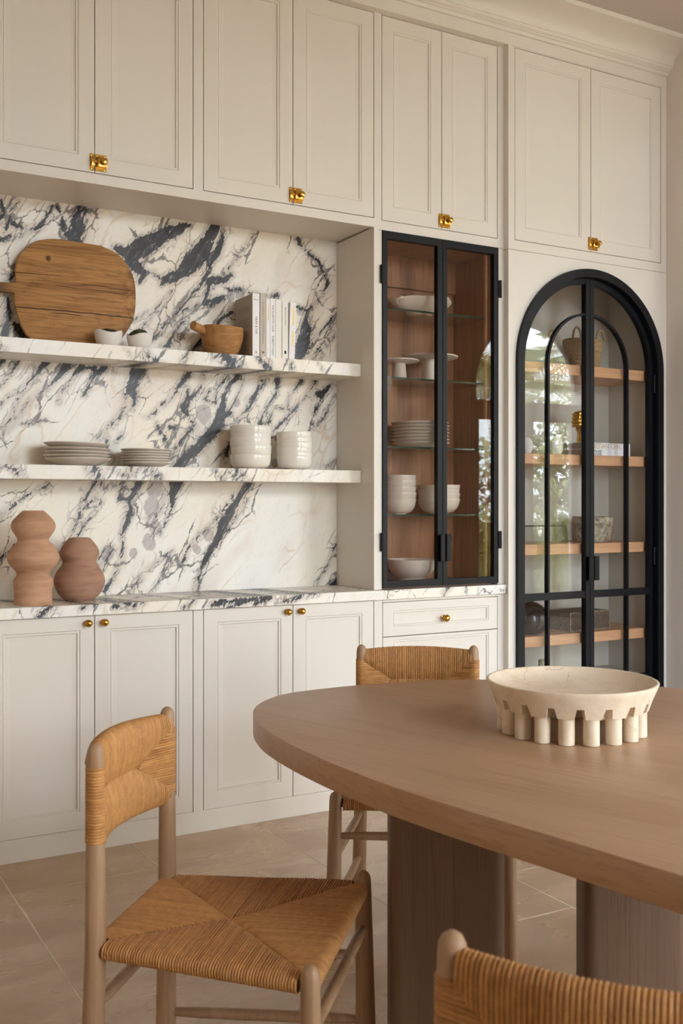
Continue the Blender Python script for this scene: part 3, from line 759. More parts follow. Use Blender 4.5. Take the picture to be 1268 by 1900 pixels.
# upper cabinet of the fourth bay (proud of the others)
t = thing('upper_cabinet', (3.54, 3.95, 2.47), 'wide cream upper cabinet above the black arched glass doors, rightmost', 'cabinet', 'tall upper cabinets with brass latches')
MB().box(3.027, 4.045, YA+.022, 4.15, 2.474, 3.59).obj('cabinet_box', PAINT, t)
f = MB(); f.box(3.027, 3.065-G, YA, YA+.022, 2.4715, 3.414); f.box(4.008+G, 4.0455, YA, YA+.022, 2.4715, 3.414)
f.box(3.065-G, 4.008+G, YA, YA+.022, 2.4715, 2.517-G); f.box(3.065-G, 4.008+G, YA, YA+.022, 3.408+G, 3.414)
f.obj('face_frame', PAINT, t)
door_leaf('door', 3.065+G, 3.534-G, 2.517+G, 3.408-G, YA, t, (.058, .058, .058, .056))
d2 = door_leaf('door', 3.534+G, 4.008-G, 2.517+G, 3.408-G, YA, t, (.056, .057, .058, .056)); latch(3.534, 2.557, YA, d2)

# ---------------------------------------------------------------- marble slabs
def grid_slab(x0, x1, y0, y1, z0, z1, st, bev=.0015):
    """box whose faces are gridded finely enough to carry the veins"""
    def ax(a, b): n = max(1, int(round((b-a)/st))); return [a+(b-a)*k/n for k in range(n+1)]
    X, Y, Z = ax(x0, x1), ax(y0, y1), ax(z0, z1); mb = MB()
    mb.grid([[(x, y0, z) for x in X] for z in Z]); mb.grid([[(x, y1, z) for x in X] for z in Z])
    mb.grid([[(x, y, z1) for x in X] for y in Y]); mb.grid([[(x, y, z0) for x in X] for y in Y])
    mb.grid([[(x0, y, z) for y in Y] for z in Z]); mb.grid([[(x1, y, z) for y in Y] for z in Z])
    bm = bmesh.new(); vs = [bm.verts.new(v) for v in mb.v]
    for f_ in mb.f: bm.faces.new([vs[i] for i in f_])
    bmesh.ops.remove_doubles(bm, verts=bm.verts[:], dist=1e-5); bmesh.ops.recalc_face_normals(bm, faces=bm.faces[:]); bm.verts.index_update()
    mb.v = [v.co[:] for v in bm.verts]; mb.f = [[v.index for v in q.verts] for q in bm.faces]; bm.free(); return mb
# backsplash
def fine_panel():
    X = list(np.arange(-.95, .60, .04))+list(np.arange(.60, 2.3215, .0075))+[2.322]; Zs = list(np.arange(.92, 2.487, .0075))+[2.4939]
    mb = MB(); mb.grid([[(x, YB, z) for x in X] for z in Zs]); return mb
o = fine_panel().obj('marble_backsplash', MARBLE, fix=False, origin=(1.1, YB, .92))
tag(o, 'large dark-veined white marble backsplash filling the back of the niche', 'backsplash')
add_veins(o, WALLV, GREYV, .10)
s_ = o.modifiers.new('thickness', 'SOLIDIFY'); s_.thickness = .018; s_.offset = -1
o = grid_slab(-.95, 2.3215, 3.931, YB-.0005, 1.854, 1.908, .018).obj('marble_shelf', MARBLE, fix=False)
tag(o, 'upper veined marble shelf holding the cutting board and books', 'shelf', 'floating marble shelves'); add_veins(o, UPV, (), .32, .25)
o = grid_slab(-.95, 2.3215, 3.931, YB-.0005, 1.386, 1.439, .018).obj('marble_shelf', MARBLE, fix=False)
tag(o, 'lower veined marble shelf holding the plates and bowls', 'shelf', 'floating marble shelves'); add_veins(o, MIDV, (), .28, .25)
o = grid_slab(-.95, 3.026, 3.797, YB+.0, .8795, .9195, .014).obj('marble_countertop', MARBLE, fix=False)
tag(o, 'long veined marble countertop running over the base cabinets', 'countertop'); add_veins(o, CTRV, (), .5, .3)
struct(MB().box(-1.2, -.95, YF, 4.2, 0, 3.59).obj('trim_2', PAINT))
# shadow line: thin lip under the soffit front
struct(MB().box(-.95, 2.322, YF+.022, YF+.03, 2.488, 2.4945).obj('trim_3', PAINT))

# ---------------------------------------------------------------- rectangular display cabinet
t = thing('display_cabinet', (2.68, 3.98, .921), 'rectangular walnut display cabinet with two narrow black-framed glass doors', 'cabinet')
DC = t
b = MB(); b.box(2.3225, 2.342, YF, 4.15, .921, 2.4865); b.box(2.342, 2.362, YF, YF+.022, .921, 2.478)
b.obj('side_panel', PAINT, t)
MB().box(2.9935, 3.0265, YF, YF+.022, .921, 2.478).obj('stile', PAINT, t)
MB().box(2.376, 2.976, 4.146, 4.16, .927, 2.478).obj('back_panel', WALNUT, t)
MB().box(2.362, 2.376, YF+.024, 4.15, .927, 2.478).obj('side_panel', WALNUT, t)
MB().box(2.976, 2.990, YF+.024, 4.15, .927, 2.478).obj('side_panel', WALNUT, t)
MB().box(2.376, 2.976, YF+.024, 4.146, 2.46, 2.478).obj('top_panel', WALNUT, t)
MB().box(2.376, 2.976, YF+.024, 4.146, .921, .935).obj('bottom_panel', WALNUT, t)
MB().box(2.376, 2.976, 4.128, 4.146, 2.315, 2.46).obj('back_rail', WALNUT, t)
MB().box(2.960, 2.976, 3.868, 3.882, .935, 2.46).obj('light_channel', SHELFW, t)
for z in [1.03, 1.11, 1.32, 1.40, 1.62, 1.70, 1.93, 2.01, 2.24]:
    for y in (3.93, 4.08): MB().lathe([(.003, -.0003), (.003, .0006)], (2.9757, y, z), 8, 'x').obj('shelf_pin_hole', BLACKP, t)
for z in (1.245, 1.549, 1.857, 2.163):
    s = MB().box(2.377, 2.975, 3.889, 4.142, z-.008, z).obj('glass_shelf', GSHELF, t)
    MB().box(2.377, 2.975, 3.8865, 3.889, z-.008, z).obj('polished_edge', GEDGE, s)
def steel_leaf(x0, x1, z0, z1, y0, parent, wl, wr, wb=.03, wt=.032):
    q = MB(); y1 = y0+.028
    q.box(x0, x0+wl, y0, y1, z0, z1); q.box(x1-wr, x1, y0, y1, z0, z1); q.box(x0+wl, x1-wr, y0, y1, z0, z0+wb); q.box(x0+wl, x1-wr, y0, y1, z1-wt, z1)
    d = q.obj('door', STEEL, parent)
    MB().box(x0+wl, x1-wr, y0+.012, y0+.017, z0+wb, z1-wt).obj('glass_pane', PANE_B, d)
    return d
d1 = steel_leaf(2.3635, 2.6765, .9275, 2.4765, YF-.008, t, .022, .026)
d2 = steel_leaf(2.6795, 2.992, .9275, 2.4765, YF-.008, t, .022, .026)
for d, x in ((d1, 2.357), (d2, 3.001)):
    for z in (2.287, 1.127):
        q = MB(); q.lathe([(.0065, -.04), (.0065, .04)], (x, YF-.010, z), 12); q.bbox(x-.003 if x < 2.6 else x-.012, x+.012 if x < 2.6 else x+.003, YF-.013, YF-.004, z-.038, z+.038, .001, 1)
        q.obj('hinge', STEEL, d, smooth=40)
q = MB(); q.bbox(2.650, 2.674, YF-.034, YF-.029, 1.037, 1.158, .001, 1); q.bbox(2.668, 2.674, YF-.03, YF-.007, 1.037, 1.158, .001, 1); q.obj('handle', STEEL, d1)
q = MB(); q.bbox(2.682, 2.706, YF-.034, YF-.029, 1.037, 1.158, .001, 1); q.bbox(2.682, 2.688, YF-.03, YF-.007, 1.037, 1.158, .001, 1); q.obj('handle', STEEL, d2)

# ---------------------------------------------------------------- arched cabinet
AC = thing('arched_cabinet', (3.54, 3.95, 0), 'tall cream built-in cabinet with black arched double glass doors', 'cabinet'); t = AC
CX, ZS = 3.5385, 1.960
RO = .4695
hole = [(CX-RO, 0.10), (CX-RO, ZS)]+arch_pts(CX, RO, ZS, 40)[1:-1]+[(CX+RO, ZS), (CX+RO, .10)]
face = [(3.027, 0), (3.027, 2.4695), (4.0455, 2.4695), (4.0455, 0), (CX+RO+.0005, 0)]+hole[::-1]+[(CX-RO-.0005, 0)]
MB().prism([(3.027, 0), (3.027, 2.4695), (CX, 2.4695)]+[p for p in hole[:22]][::-1]+[(CX-RO, 0)], YA, YA+.022).obj('face_panel', PAINT, t)
MB().prism([(4.0455, 0), (4.0455, 2.4695), (CX, 2.4695)]+[p for p in hole[21:]]+[(CX+RO, 0)], YA, YA+.022).obj('face_panel', PAINT, t)
MB().box(CX-RO, CX+RO, YA, YA+.022, 0, .10).obj('plinth', PAINT, t)
b = MB(); b.box(3.027, 3.045, YA+.022, 4.15, 0, 2.4695); b.box(4.02, 4.0455, YA+.022, 4.15, 0, 2.4695)
b.obj('outer_side', PAINT, t)
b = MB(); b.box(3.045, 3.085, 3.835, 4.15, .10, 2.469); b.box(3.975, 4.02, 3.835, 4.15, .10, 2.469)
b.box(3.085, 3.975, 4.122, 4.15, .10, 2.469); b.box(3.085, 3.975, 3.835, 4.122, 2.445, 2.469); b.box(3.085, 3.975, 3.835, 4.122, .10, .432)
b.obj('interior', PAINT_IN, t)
for z in (1.970, 1.533, 1.099, .661):
    MB().bbox(3.086, 3.974, 3.838, 4.121, z-.05, z, .0008, 1).obj('oak_shelf', SHELFW, t)
def arc_ring(cx, zc, r0, r1, y0, y1, n=48, a0=0, a1=PI):
    mb = MB(); vs = []
    for k in range(n+1):
        a = a0+(a1-a0)*k/n; c, s = math.cos(a), math.sin(a)
        vs += [(cx+r*c, y, zc+r*s) for r, y in ((r0, y0), (r1, y0), (r1, y1), (r0, y1))]
    fs = [(0, 1, 2, 3), (4*n+3, 4*n+2, 4*n+1, 4*n)]
    for k in range(n):
        for i in range(4): j = (i+1) % 4; fs.append((4*k+i, 4*k+j, 4*k+4+j, 4*k+4+i))
    return mb.add(vs, fs)
j = arc_ring(CX, ZS, .430, RO-.0003, 3.764, 3.834)
j.box(CX-RO+.0003, CX-.430, 3.764, 3.834, .10, ZS); j.box(CX+.430, CX+RO-.0003, 3.764, 3.834, .10, ZS)
j.obj('arched_jamb', STEEL, t, smooth=30)
Y0, Y1 = 3.798, 3.826
for sgn in (-1, 1):
    # one leaf
    a0, a1 = (PI/2, PI) if sgn < 0 else (0, PI/2)
    q = arc_ring(CX, ZS, .402, .4285, Y0, Y1, 26, a0, a1)
    xo, xi = CX+sgn*.4285, CX+sgn*.402
    q.box(min(xo, xi), max(xo, xi), Y0, Y1, .11, ZS)
    c0, c1 = CX+sgn*.0015, CX+sgn*.027
    q.box(min(c0, c1), max(c0, c1), Y0-.004, Y1, .11, ZS+.4275)
    xa, xb = min(c1, xi), max(c1, xi)
    q.box(xa, xb, Y0, Y1, .835, .869); q.box(xa, xb, Y0, Y1, .355, .436); q.box(xa, xb, Y0+.004, Y1-.004, .11, .355)
    r_ = arc_ring(CX, ZS, .250, .262, Y0+.001, Y1-.001, 22, a0, a1); q.add(r_.v, r_.f)
    bx = CX+sgn*.256; q.box(bx-.006, bx+.006, Y0+.001, Y1-.001, .869, ZS); q.box(bx-.006, bx+.006, Y0+.001, Y1-.001, .436, .835)
    d = q.obj('door', STEEL, t, smooth=30)
    # panes
    pts = [(c1, .869)]+[(xi, .869), (xi, ZS)]
    aa = [k/26*PI/2 for k in range(27)]
    pts += [(CX+sgn*.403*math.cos(a), ZS+.403*math.sin(a)) for a in aa if .403*math.cos(a) > .028]+[(c1, ZS+.401)]
    MB().prism(pts, Y0+.011, Y0+.016).obj('glass_pane', PANE, d)
    MB().box(xa, xb, Y0+.011, Y0+.016, .436, .835).obj('glass_pane', PANE, d)
    hx = CX+sgn*.431
    for z in (1.90, 1.03):
        q = MB(); q.lathe([(.007, -.042), (.007, .042)], (hx, Y0-.006, z), 12)
        q.lathe([(.0085, -.044), (.0085, -.034)], (hx, Y0-.006, z), 12); q.lathe([(.0085, .034), (.0085, .044)], (hx, Y0-.006, z), 12)
        q.obj('hinge', STEEL, d, smooth=40)
    h0 = CX+sgn*.003
    q = MB(); q.bbox(min(h0, h0+sgn*.005), max(h0, h0+sgn*.005), Y0-.030, Y0-.003, .922, 1.04, .001, 1)
    q.bbox(min(h0, h0+sgn*.030), max(h0, h0+sgn*.030), Y0-.034, Y0-.029, .922, 1.04, .001, 1); q.obj('handle', STEEL, d)
# ================================================================== CHAIRS
def strand_attr(o, vals):
    a = o.data.attributes.new('strand', 'FLOAT', 'POINT'); a.data.foreach_set('value', vals)
def cord(mb, vals, pts, r, val, seg=6, up=None):
    n0 = len(mb.v); mb.tube(pts, r, seg, False, up); vals += [val]*(len(mb.v)-n0)

def chair_parts(root):
    rr = random.Random(11)
    BX, FX, FY = .182, .2425, .440
    post = lambda x, y, sx, sy, prof: [((x+sx*max(0, 1-z/.45), y+sy*max(0, 1-z/.45), z)) for z, r in prof]
    bp = [(.012,.0215),(.022,.0228),(.10,.0228),(.30,.0212),(.45,.0203),(.60,.0188),(.638,.0180),(.648,.0150),(.778,.0150),(.788,.0166),(.808,.0163),(.820,.0150),(.828,.0110),(.8325,.0045)]
    fp = [(.012,.0215),(.022,.0230),(.10,.0228),(.25,.0208),(.38,.0190),(.43,.0182),(.450,.0180),(.462,.0165),(.470,.0120),(.4745,.0045)]
    def pt(prof, x, y, sx, sy): return post(x, y, sx, sy, prof)
    for x, y, prof in ((-BX, 0, bp), (BX, 0, bp), (-FX, FY, fp), (FX, FY, fp)):
        sx = math.copysign(.010, x); sy = -.008 if y == 0 else .006
        l = MB().tube(pt(prof, x, y, sx, sy), [r for z, r in prof], 22).obj('leg', OAK, root, smooth=45)
        k = 1-.006/.45
        MB().lathe([(.012, 0), (.0135, .002), (.0135, .013)], (x+sx, y+sy, .0003), 16).obj('glide', BLACKP, l, smooth=40)
    def at(x, y, z):
        s = max(0, 1-z/.45); return (x+math.copysign(.010, x)*s, y+(-.008 if y == 0 else .006)*s, z)
    def bar(name, a, b, r0=.0085, r1=.0115):
        a, b = Vector(a), Vector(b)
        MB().tube([a.lerp(b, k/6) for k in range(7)], [r0, r1, r1*1.06, r1*1.08, r1*1.06, r1, r0], 14).obj(name, OAK, root, smooth=50)
    bar('stretcher', at(-FX, FY, .350), at(FX, FY, .350)); bar('stretcher', at(-BX, 0, .325), at(BX, 0, .325))
    for s in (-1, 1):
        bar('stretcher', at(s*BX, 0, .285), at(s*FX, FY, .285)); bar('stretcher', at(s*BX, 0, .140), at(s*FX, FY, .140))
    # ---- woven seat: cords wrap each rail, run in to the diagonals and return underneath
    mb = MB(); vals = []
    zr, R = .4365, .0135
    C = Vector((0, .212)); cs = [Vector((-BX, 0)), Vector((BX, 0)), Vector((FX, FY)), Vector((-FX, FY))]
    for k in range(4):
        P, Q = cs[k], cs[(k+1) % 4]; Ld = (Q-P).length; d = (Q-P)/Ld; nrm = Vector((d.y, -d.x))  # outward
        a0 = .021; npc = int((Ld-2*a0)/.0058); rad = (Ld-2*a0)/npc/2*1.01
        for i in range(npc):
            s = (a0+(i+.5)*(Ld-2*a0)/npc)/Ld
            E = P+(Q-P)*s; m_ = min(s, 1-s)*2
            I = (P if s < .5 else Q).lerp(C, min(1, m_*.995))
            E2 = Vector((E.x, E.y)); run = (I-E2); jit = rr.uniform(-.0005, .0005); rj = rad*rr.uniform(.93, 1.06)
            pts = []
            lift = .0022*math.sin(PI*min(1, m_))
            zt = lambda u: zr+R-.0005+lift*(1-u)-.006*m_*u*u-(.0045 if u > .97 else 0)
            for u in (1, .9, .6, .3, 0): p = E2+run*u; pts.append((p.x, p.y, zr-R+.004*u))
            for a in (-60, -25, 15, 50, 75): ar = math.radians(a); q = E2+nrm*(R*math.cos(ar)); pts.append((q.x, q.y, zr+R*math.sin(ar)))
            for u in (.0, .12, .3, .55, .8, .93, 1.0):
                p = E2+run*u; pts.append((p.x+d.x*jit*u, p.y+d.y*jit*u, zt(u)+rr.uniform(-.0002, .0002)))
            cord(mb, vals, pts, rj, rr.random(), 6, (d.x, d.y, 0))
    o = mb.obj('woven_seat', CORD, root, smooth=60, fix=False); o['kind'] = 'stuff'; strand_attr(o, vals)
    # ---- woven back
    mb = MB(); vals = []
    zm, z0, z1, A = .716, .641, .787, .090
    curve = lambda x: -.046*(1-(x/BX)**2)
    n = 58; span = BX-.008
    for lobe in (1, -1):
        for i in range(n):
            x = -span+(i+.5)*2*span/n; ax = abs(x)
            inn = max(0, (ax-(BX-A))/A)
            zlo = zm+lobe*inn*(.064); zc = zm+lobe*(.083+.006*(1-(x/BX)**2)*(1 if lobe > 0 else .3)); rt = .0165
            y = curve(x); th = .0185; h = abs(zc-zlo)
            w0 = .0045
            pts = []
            L_ = lambda yy, zz: pts.append((x, y+yy, zz))
            s = lobe
            fr = [(w0, 0), (th*.62, .16), (th*.92, .42), (th*1.02, .72), (rt, 1.0)]
            for yy, u in fr: L_(yy, zlo+s*h*u)
            for a in (35, 65, 90, 115, 145): ar = math.radians(a); L_(rt*math.cos(ar), zc+s*rt*math.sin(ar))
            for yy, u in fr[::-1]: L_(-yy, zlo+s*h*u)
            cord(mb, vals, pts, span/n*1.02*rr.uniform(.94, 1.05), rr.random(), 6, (1, 0, 0))
    m2 = 25
    for sd in (-1, 1):
        for i in range(m2):
            z = z0+(i+.5)*(z1-z0)/m2; u = abs(z-(z0+z1)/2)/((z1-z0)/2)
            dist = .012+(A-.004)*(1-u); R2 = .0168; pts = []
            def Q(dx, yy): x = sd*(BX-dx); pts.append((x, (curve(x) if dx > 0 else 0)+yy, z+rr.uniform(-.0003, .0003)+(zm-z)*.10*max(0, dx/A)))
            end = .004+.004*(1-u)
            for k in (1, .75, .5, .25): Q(dist*k, end+(R2-end)*(1-k)**.8)
            for a in (90, 55, 20, -20, -55, -90):
                ar = math.radians(a); pts.append((sd*(BX+R2*math.cos(ar)), R2*math.sin(ar), z))
            for k in (.25, .5, .75, 1): Q(dist*k, -(end+(R2-end)*(1-k)**.8))
            cord(mb, vals, pts, (z1-z0)/m2/2*1.08, rr.random(), 6, (0, 0, 1))
    # core so nothing shows between cords
    n0 = len(mb.v); rows = []
    for x in [(-.155+.31*k/14) for k in range(15)]: rows.append([(x, curve(x), zm-.075), (x, curve(x), zm+.075)])
    mb.grid(rows); vals += [.0]*(len(mb.v)-n0)
    o = mb.obj('woven_backrest', CORD, root, smooth=60, fix=False); o['kind'] = 'stuff'; strand_attr(o, vals)

def copy_tree(o, parent=None):
    c = o.copy(); COL.objects.link(c)
    if parent is not None: c.parent = parent
    for ch in list(o.children): copy_tree(ch, c)
    return c
def place_chair(root, bl, ctr, f):
    f = Vector(f).normalized(); root.rotation_euler = (0, 0, math.atan2(-f.x, f.y)); root.location = (bl[0], bl[1], 0)
c1 = thing('woven_dining_chair', (0, 0, 0), 'oak dining chair with a golden paper-cord seat, left of the table, shown in full', 'chair', 'woven dining chairs around the table')
chair_parts(c1)
c2 = copy_tree(c1); c2['label'] = 'woven dining chair behind the table, its back towards the drawer cabinet'
c3 = copy_tree(c1); c3['label'] = 'blurred woven dining chair in the near foreground at the bottom right, only its backrest showing'
place_chair(c1, (.689, 2.098), None, (.745, -.667))
place_chair(c2, (1.875, 2.812), None, (-.535, -.845))
place_chair(c3, (.766, .768), None, (.774, .633))

# ================================================================== TABLE
OUT = [(1.87,2.611),(1.72,2.652),(1.56,2.674),(1.39,2.668),(1.30,2.645),(1.218,2.587),(1.154,2.51),(1.114,2.43),(1.087,2.35),(1.066,2.26),(1.053,2.15),(1.047,2.03),(1.048,1.88),(1.060,1.70),(1.085,1.53),(1.113,1.386),(1.136,1.274),(1.155,1.17),(1.175,1.065),(1.205,.93),(1.25,.78),(1.34,.62),(1.50,.48),(1.70,.42),(1.92,.45),(2.1,.57),(2.24,.80),(2.33,1.1),(2.385,1.45),(2.405,1.8),(2.385,2.06),(2.335,2.215),(2.24,2.35),(2.10,2.48)]
def closed_spline(p, k=5):
    n = len(p); o = []
    for i in range(n):
        a, b, c, d = [Vector(p[(i+j-1) % n]) for j in range(4)]
        for s in range(k):
            t = s/k; o.append(tuple(.5*((2*b)+(c-a)*t+(2*a-5*b+4*c-d)*t*t+(3*b-a-3*c+d)*t**3)))
    return o
tb = thing('dining_table', (1.75, 1.55, 0), 'large light oak dining table with a thick rounded organic top and broad pedestals', 'table')
MB().prism(closed_spline(OUT), .692, .75, 'xy', r=.003).obj('table_top', TABLE, tb, smooth=40)
def rrect(cx, cy, w, d, r, rot, n=7):
    o = []
    for (sx, sy, a0) in ((1, 1, 0), (-1, 1, 90), (-1, -1, 180), (1, -1, 270)):
        for k in range(n): a = math.radians(a0+90*k/(n-1)); o.append((sx*(w/2-r)+r*math.cos(a), sy*(d/2-r)+r*math.sin(a)))
    c, s = math.cos(rot), math.sin(rot)
    return [(cx+x*c-y*s, cy+x*s+y*c) for x, y in o]
ang = math.radians(-29.5)
for cx, cy, w in ((1.316, 1.865, .250), (1.878, 1.869, .254), (1.62, .95, .25)):
    MB().prism(rrect(cx, cy, w, .125, .028, ang), .0003, .6918, 'xy').obj('pedestal', PEDE, tb, smooth=50)

# stone bowl
bc = (1.768, 1.961+.02)
bc = (.4924*2.478+.8704*(427/1922)*2.478, .8704*2.478-.4924*(427/1922)*2.478)
bw = thing('footed_stone_bowl', (bc[0], bc[1], .7502), 'round cream stone bowl standing on a ring of short columns on the table', 'bowl')
q = MB(); zt = .7502
q.lathe([(.0001,.088),(.10,.088),(.183,.088),(.190,.100),(.2005,.1175),(.2025,.1205),(.2015,.1222),(.196,.1225),(.1925,.1205),(.186,.108),(.170,.096),(.13,.0915),(.07,.090),(.0001,.0895)] if 0 else
        [(.0001,.081),(.12,.081),(.1872,.0845),(.1975,.108),(.2020,.1195),(.2018,.1216),(.1995,.1228),(.1955,.1226),(.1930,.1208),(.187,.113),(.165,.100),(.12,.092),(.06,.0885),(.0001,.088)], (bc[0], bc[1], zt), 96, cap=False)
for k in range(18):
    a = 2*PI*k/18+.07; A1, A0 = math.radians(7.6), math.radians(6.0)
    vs = []
    for (zz, ro, ri, h) in ((.0605, .1785, .137, A0), (.086, .1878, .130, A1)):
        for s in (-1, -.5, 0, .5, 1): vs.append((bc[0]+ro*math.cos(a+h*s), bc[1]+ro*math.sin(a+h*s), zt+zz))
        for s in (1, .5, 0, -.5, -1): vs.append((bc[0]+ri*math.cos(a+h*s), bc[1]+ri*math.sin(a+h*s), zt+zz))
    q.add(vs, [tuple(range(10)), tuple(range(10, 20))[::-1]]+[(i, (i+1) % 10, (i+1) % 10+10, i+10) for i in range(10)])
q.obj('basin', TRAV, bw, smooth=35)
for k in range(18):
    a = 2*PI*k/18+.07
    MB().lathe([(.0165, 0), (.0182, .0015), (.0182, .0604)], (bc[0]+.158*math.cos(a), bc[1]+.158*math.sin(a), zt), 24).obj('leg', TRAV, bw, smooth=40)

# ================================================================== THINGS ON THE MARBLE
# cutting board leaning on the backsplash
bo = [p for p in BOARD]
bo[-2:] = [(.800, 2.104), (.715, 2.100), (.685, 2.108), (.676, 2.122), (.686, 2.138), (.715, 2.144), (.800, 2.141)]
bo = [(x, z) for x, z in bo]
i0 = 0
def smooth_open(p, k=3):
    n = len(p); o = []
    for i in range(n-1):
        a, b, c, d = [Vector(p[max(0, min(n-1, i+j-1))]) for j in range(4)]
        for s in range(k): t = s/k; o.append(tuple(.5*((2*b)+(c-a)*t+(2*a-5*b+4*c-d)*t*t+(3*b-a-3*c+d)*t**3)))
    return o+[tuple(p[-1])]
bo = [(x, max(z, 1.9095)) for x, z in smooth_open(bo[:29])+smooth_open(bo[29:])]
mb = MB().prism(bo, 0, .024, 'xz', r=.004)
sl = .125
mb.v = [(x, 4.062+y+(z-1.9095)*sl, z) for x, y, z in mb.v]
o = mb.obj('cutting_board', BOARD_M, smooth=40, origin=(1.11, 4.08, 1.9085)); tag(o, 'big round antique wooden cutting board leaning on the marble, handle pointing left', 'cutting board')
o.location.z = 1.9085

def moss(c, r, h, seed, parent):
    rr = random.Random(seed); mb = MB()
    mb.lathe([(r, -.004), (r*.9, h*.35), (r*.55, h*.75), (.0001, h*.9)], c, 16, wob=lambda R, H, a, i: (R*(1+.08*math.sin(3*a+i)), H+.002*math.sin(5*a)))
    for k in range(420):
        a, q = rr.random()*2*PI, r*math.sqrt(rr.random())*1.0; z = h*(1-(q/r)**2)*.85
        p = Vector((c[0]+q*math.cos(a), c[1]+q*math.sin(a), c[2]+z)); d = Vector((rr.uniform(-1, 1), rr.uniform(-1, 1), rr.uniform(.1, 1))).normalized()*rr.uniform(.003, .008)
        s = d.cross(Vector((0, .3, 1))).normalized()*.0011
        mb.add([p-s, p+s, p+d+s*.2, p+d*.9-s], [(0, 1, 2, 3)])
    mb.obj('moss', MOSS, parent, fix=False)['kind'] = 'stuff'
def pinch_bowl(cx, cy, z, w, h, seed, label):
    t = thing('pinch_bowl', (cx, cy, z), label, 'bowl', 'small white moss bowls')
    ph = seed*1.7
    def wob(r, H, a, i):
        top = max(0, (H/h-.55)/.45) if i < 9 else (1 if i < 12 else .5)
        return r*(1+.02*math.sin(2*a+ph)), H+top*(.0046*math.sin(2*a+ph)+.003*math.sin(3*a+ph*2))
    R = w/2
    MB().lathe([(R*.55, 0), (R*.68, .002), (R*.80, h*.18), (R*.90, h*.38), (R*.965, h*.58), (R, h*.78), (R*1.0, h*.92), (R*.99, h*.985), (R*.965, h), (R*.93, h*.97), (R*.92, h*.8), (R*.8, h*.4), (.0001, h*.3)], (cx, cy, z), 48, wob=wob).obj('bowl', PORC, t, smooth=60)
    moss((cx, cy, z+h*.86), R*.86, h*(.34 if seed == 1 else .62), seed, t)
pinch_bowl(1.207, 3.995, 1.9083, .106, .060, 1, 'small white pinch bowl with moss, left of its pair, before the cutting board')
pinch_bowl(1.332, 3.99, 1.9083, .100, .056, 2, 'small white pinch bowl heaped with dark moss, right of its pair')

# wooden scoop bowl with handle
t = thing('wooden_handled_bowl', (1.70, 4.03, 1.9083), 'rough-hewn wooden bowl with a stubby handle, left of the books', 'bowl')
def wob(r, H, a, i): return r*(1+.018*math.sin(3*a+i*.6)+.03*mnoise.noise(Vector((3*math.cos(a), 3*math.sin(a), H*40)))), H+(.003*math.sin(2*a+1) if H > .02 else 0)+(.003*mnoise.noise(Vector((4*math.cos(a), 4*math.sin(a), 3))) if H > .09 else 0)
MB().lathe([(.048, 0), (.062, .006), (.076, .035), (.086, .070), (.090, .100), (.0885, .118), (.084, .123), (.079, .120), (.076, .10), (.064, .05), (.0001, .035)], (1.703, 4.03, 1.9083), 40, wob=wob).obj('bowl', BOWLW, t, smooth=35)
MB().tube([(1.640, 4.03, 2.006), (1.61, 4.015, 2.012), (1.585, 4.005, 2.018), (1.560, 3.993, 2.024)], [.019, .0175, .018, .0185], 14).obj('handle', BOWLW, t, smooth=40)

# books on the upper shelf
def text_mesh(name, body, size, M, m, parent, sx=1.0, align='LEFT', spacing=1.0):
    cu = bpy.data.curves.new(name, 'FONT'); cu.body = body; cu.size = size; cu.align_x = align; cu.align_y = 'CENTER'; cu.space_character = spacing; cu.resolution_u = 2
    tmp = bpy.data.objects.new(name, cu); COL.objects.link(tmp); bpy.context.view_layer.update()
    me = bpy.data.meshes.new_from_object(tmp.evaluated_get(bpy.context.evaluated_depsgraph_get())); bpy.data.objects.remove(tmp); bpy.data.curves.remove(cu)
    off = Vector(OFF[parent.name])
    for v in me.vertices: v.co = (M @ Vector((v.co.x*sx, v.co.y, 0)))-off
    me.materials.clear(); me.materials.append(m); o = bpy.data.objects.new(name, me); COL.objects.link(o); o.parent = parent; OFF[o.name] = tuple(off); return o
def spineM(x, y, z):  # text running down a spine that faces -Y
    return Matrix(((0, 1, 0, x), (0, 0, -1, y), (-1, 0, 0, z), (0, 0, 0, 1)))
def frontM(x, y, z): return Matrix(((1, 0, 0, x), (0, 0, -1, y), (0, 1, 0, z), (0, 0, 0, 1)))
def book_upright(x0, x1, h, d, cm, label, tilt=0, yf=3.955, z=1.9083):
    t = thing('book', ((x0+x1)/2, yf, z), label, 'book', 'pale books on the upper shelf')
    q = MB(); w = .0022
    q.bbox(x0, x0+w, yf, yf+d, z, z+h, .0006, 1); q.bbox(x1-w, x1, yf, yf+d, z, z+h, .0006, 1); q.bbox(x0, x1, yf-.0012, yf+.002, z, z+h, .0008, 1)
    c = q.obj('cover', cm, t)
    MB().box(x0+w, x1-w, yf+.002, yf+d-.003, z+.003, z+h-.003).obj('page_block', PAPER, t)
    if tilt: t.rotation_euler = (0, tilt, 0)
    return t, c
BY = 3.955-.0018
b1, cv = book_upright(1.8095, 1.8415, .266, .178, CW, 'tall white book with a grey back cover, leftmost in the row of books')
MB().box(1.8088, 1.8094, 3.958, 4.132, 1.9095, 2.173).obj('back_cover', CK, b1)
q = MB()
for k, (z, n) in enumerate(((2.125, 5), (2.075, 7), (2.022, 6))):
    for i in range(n):
        e = 4.095 if i < n-1 else 4.03
        q.box(1.8084, 1.8087, 3.985 if k else 3.99, e, z-i*.0062, z-i*.0062+.0011)
q.box(1.8084, 1.8087, 3.99, 4.0, 1.935, 1.944); q.box(1.8084, 1.8087, 4.02, 4.026, 1.94, 1.952)
q.obj('printed_text', INKG, b1)
text_mesh('title', 'NEAR & FAR', .0135, spineM(1.8265, BY, 2.078), INKG, b1)
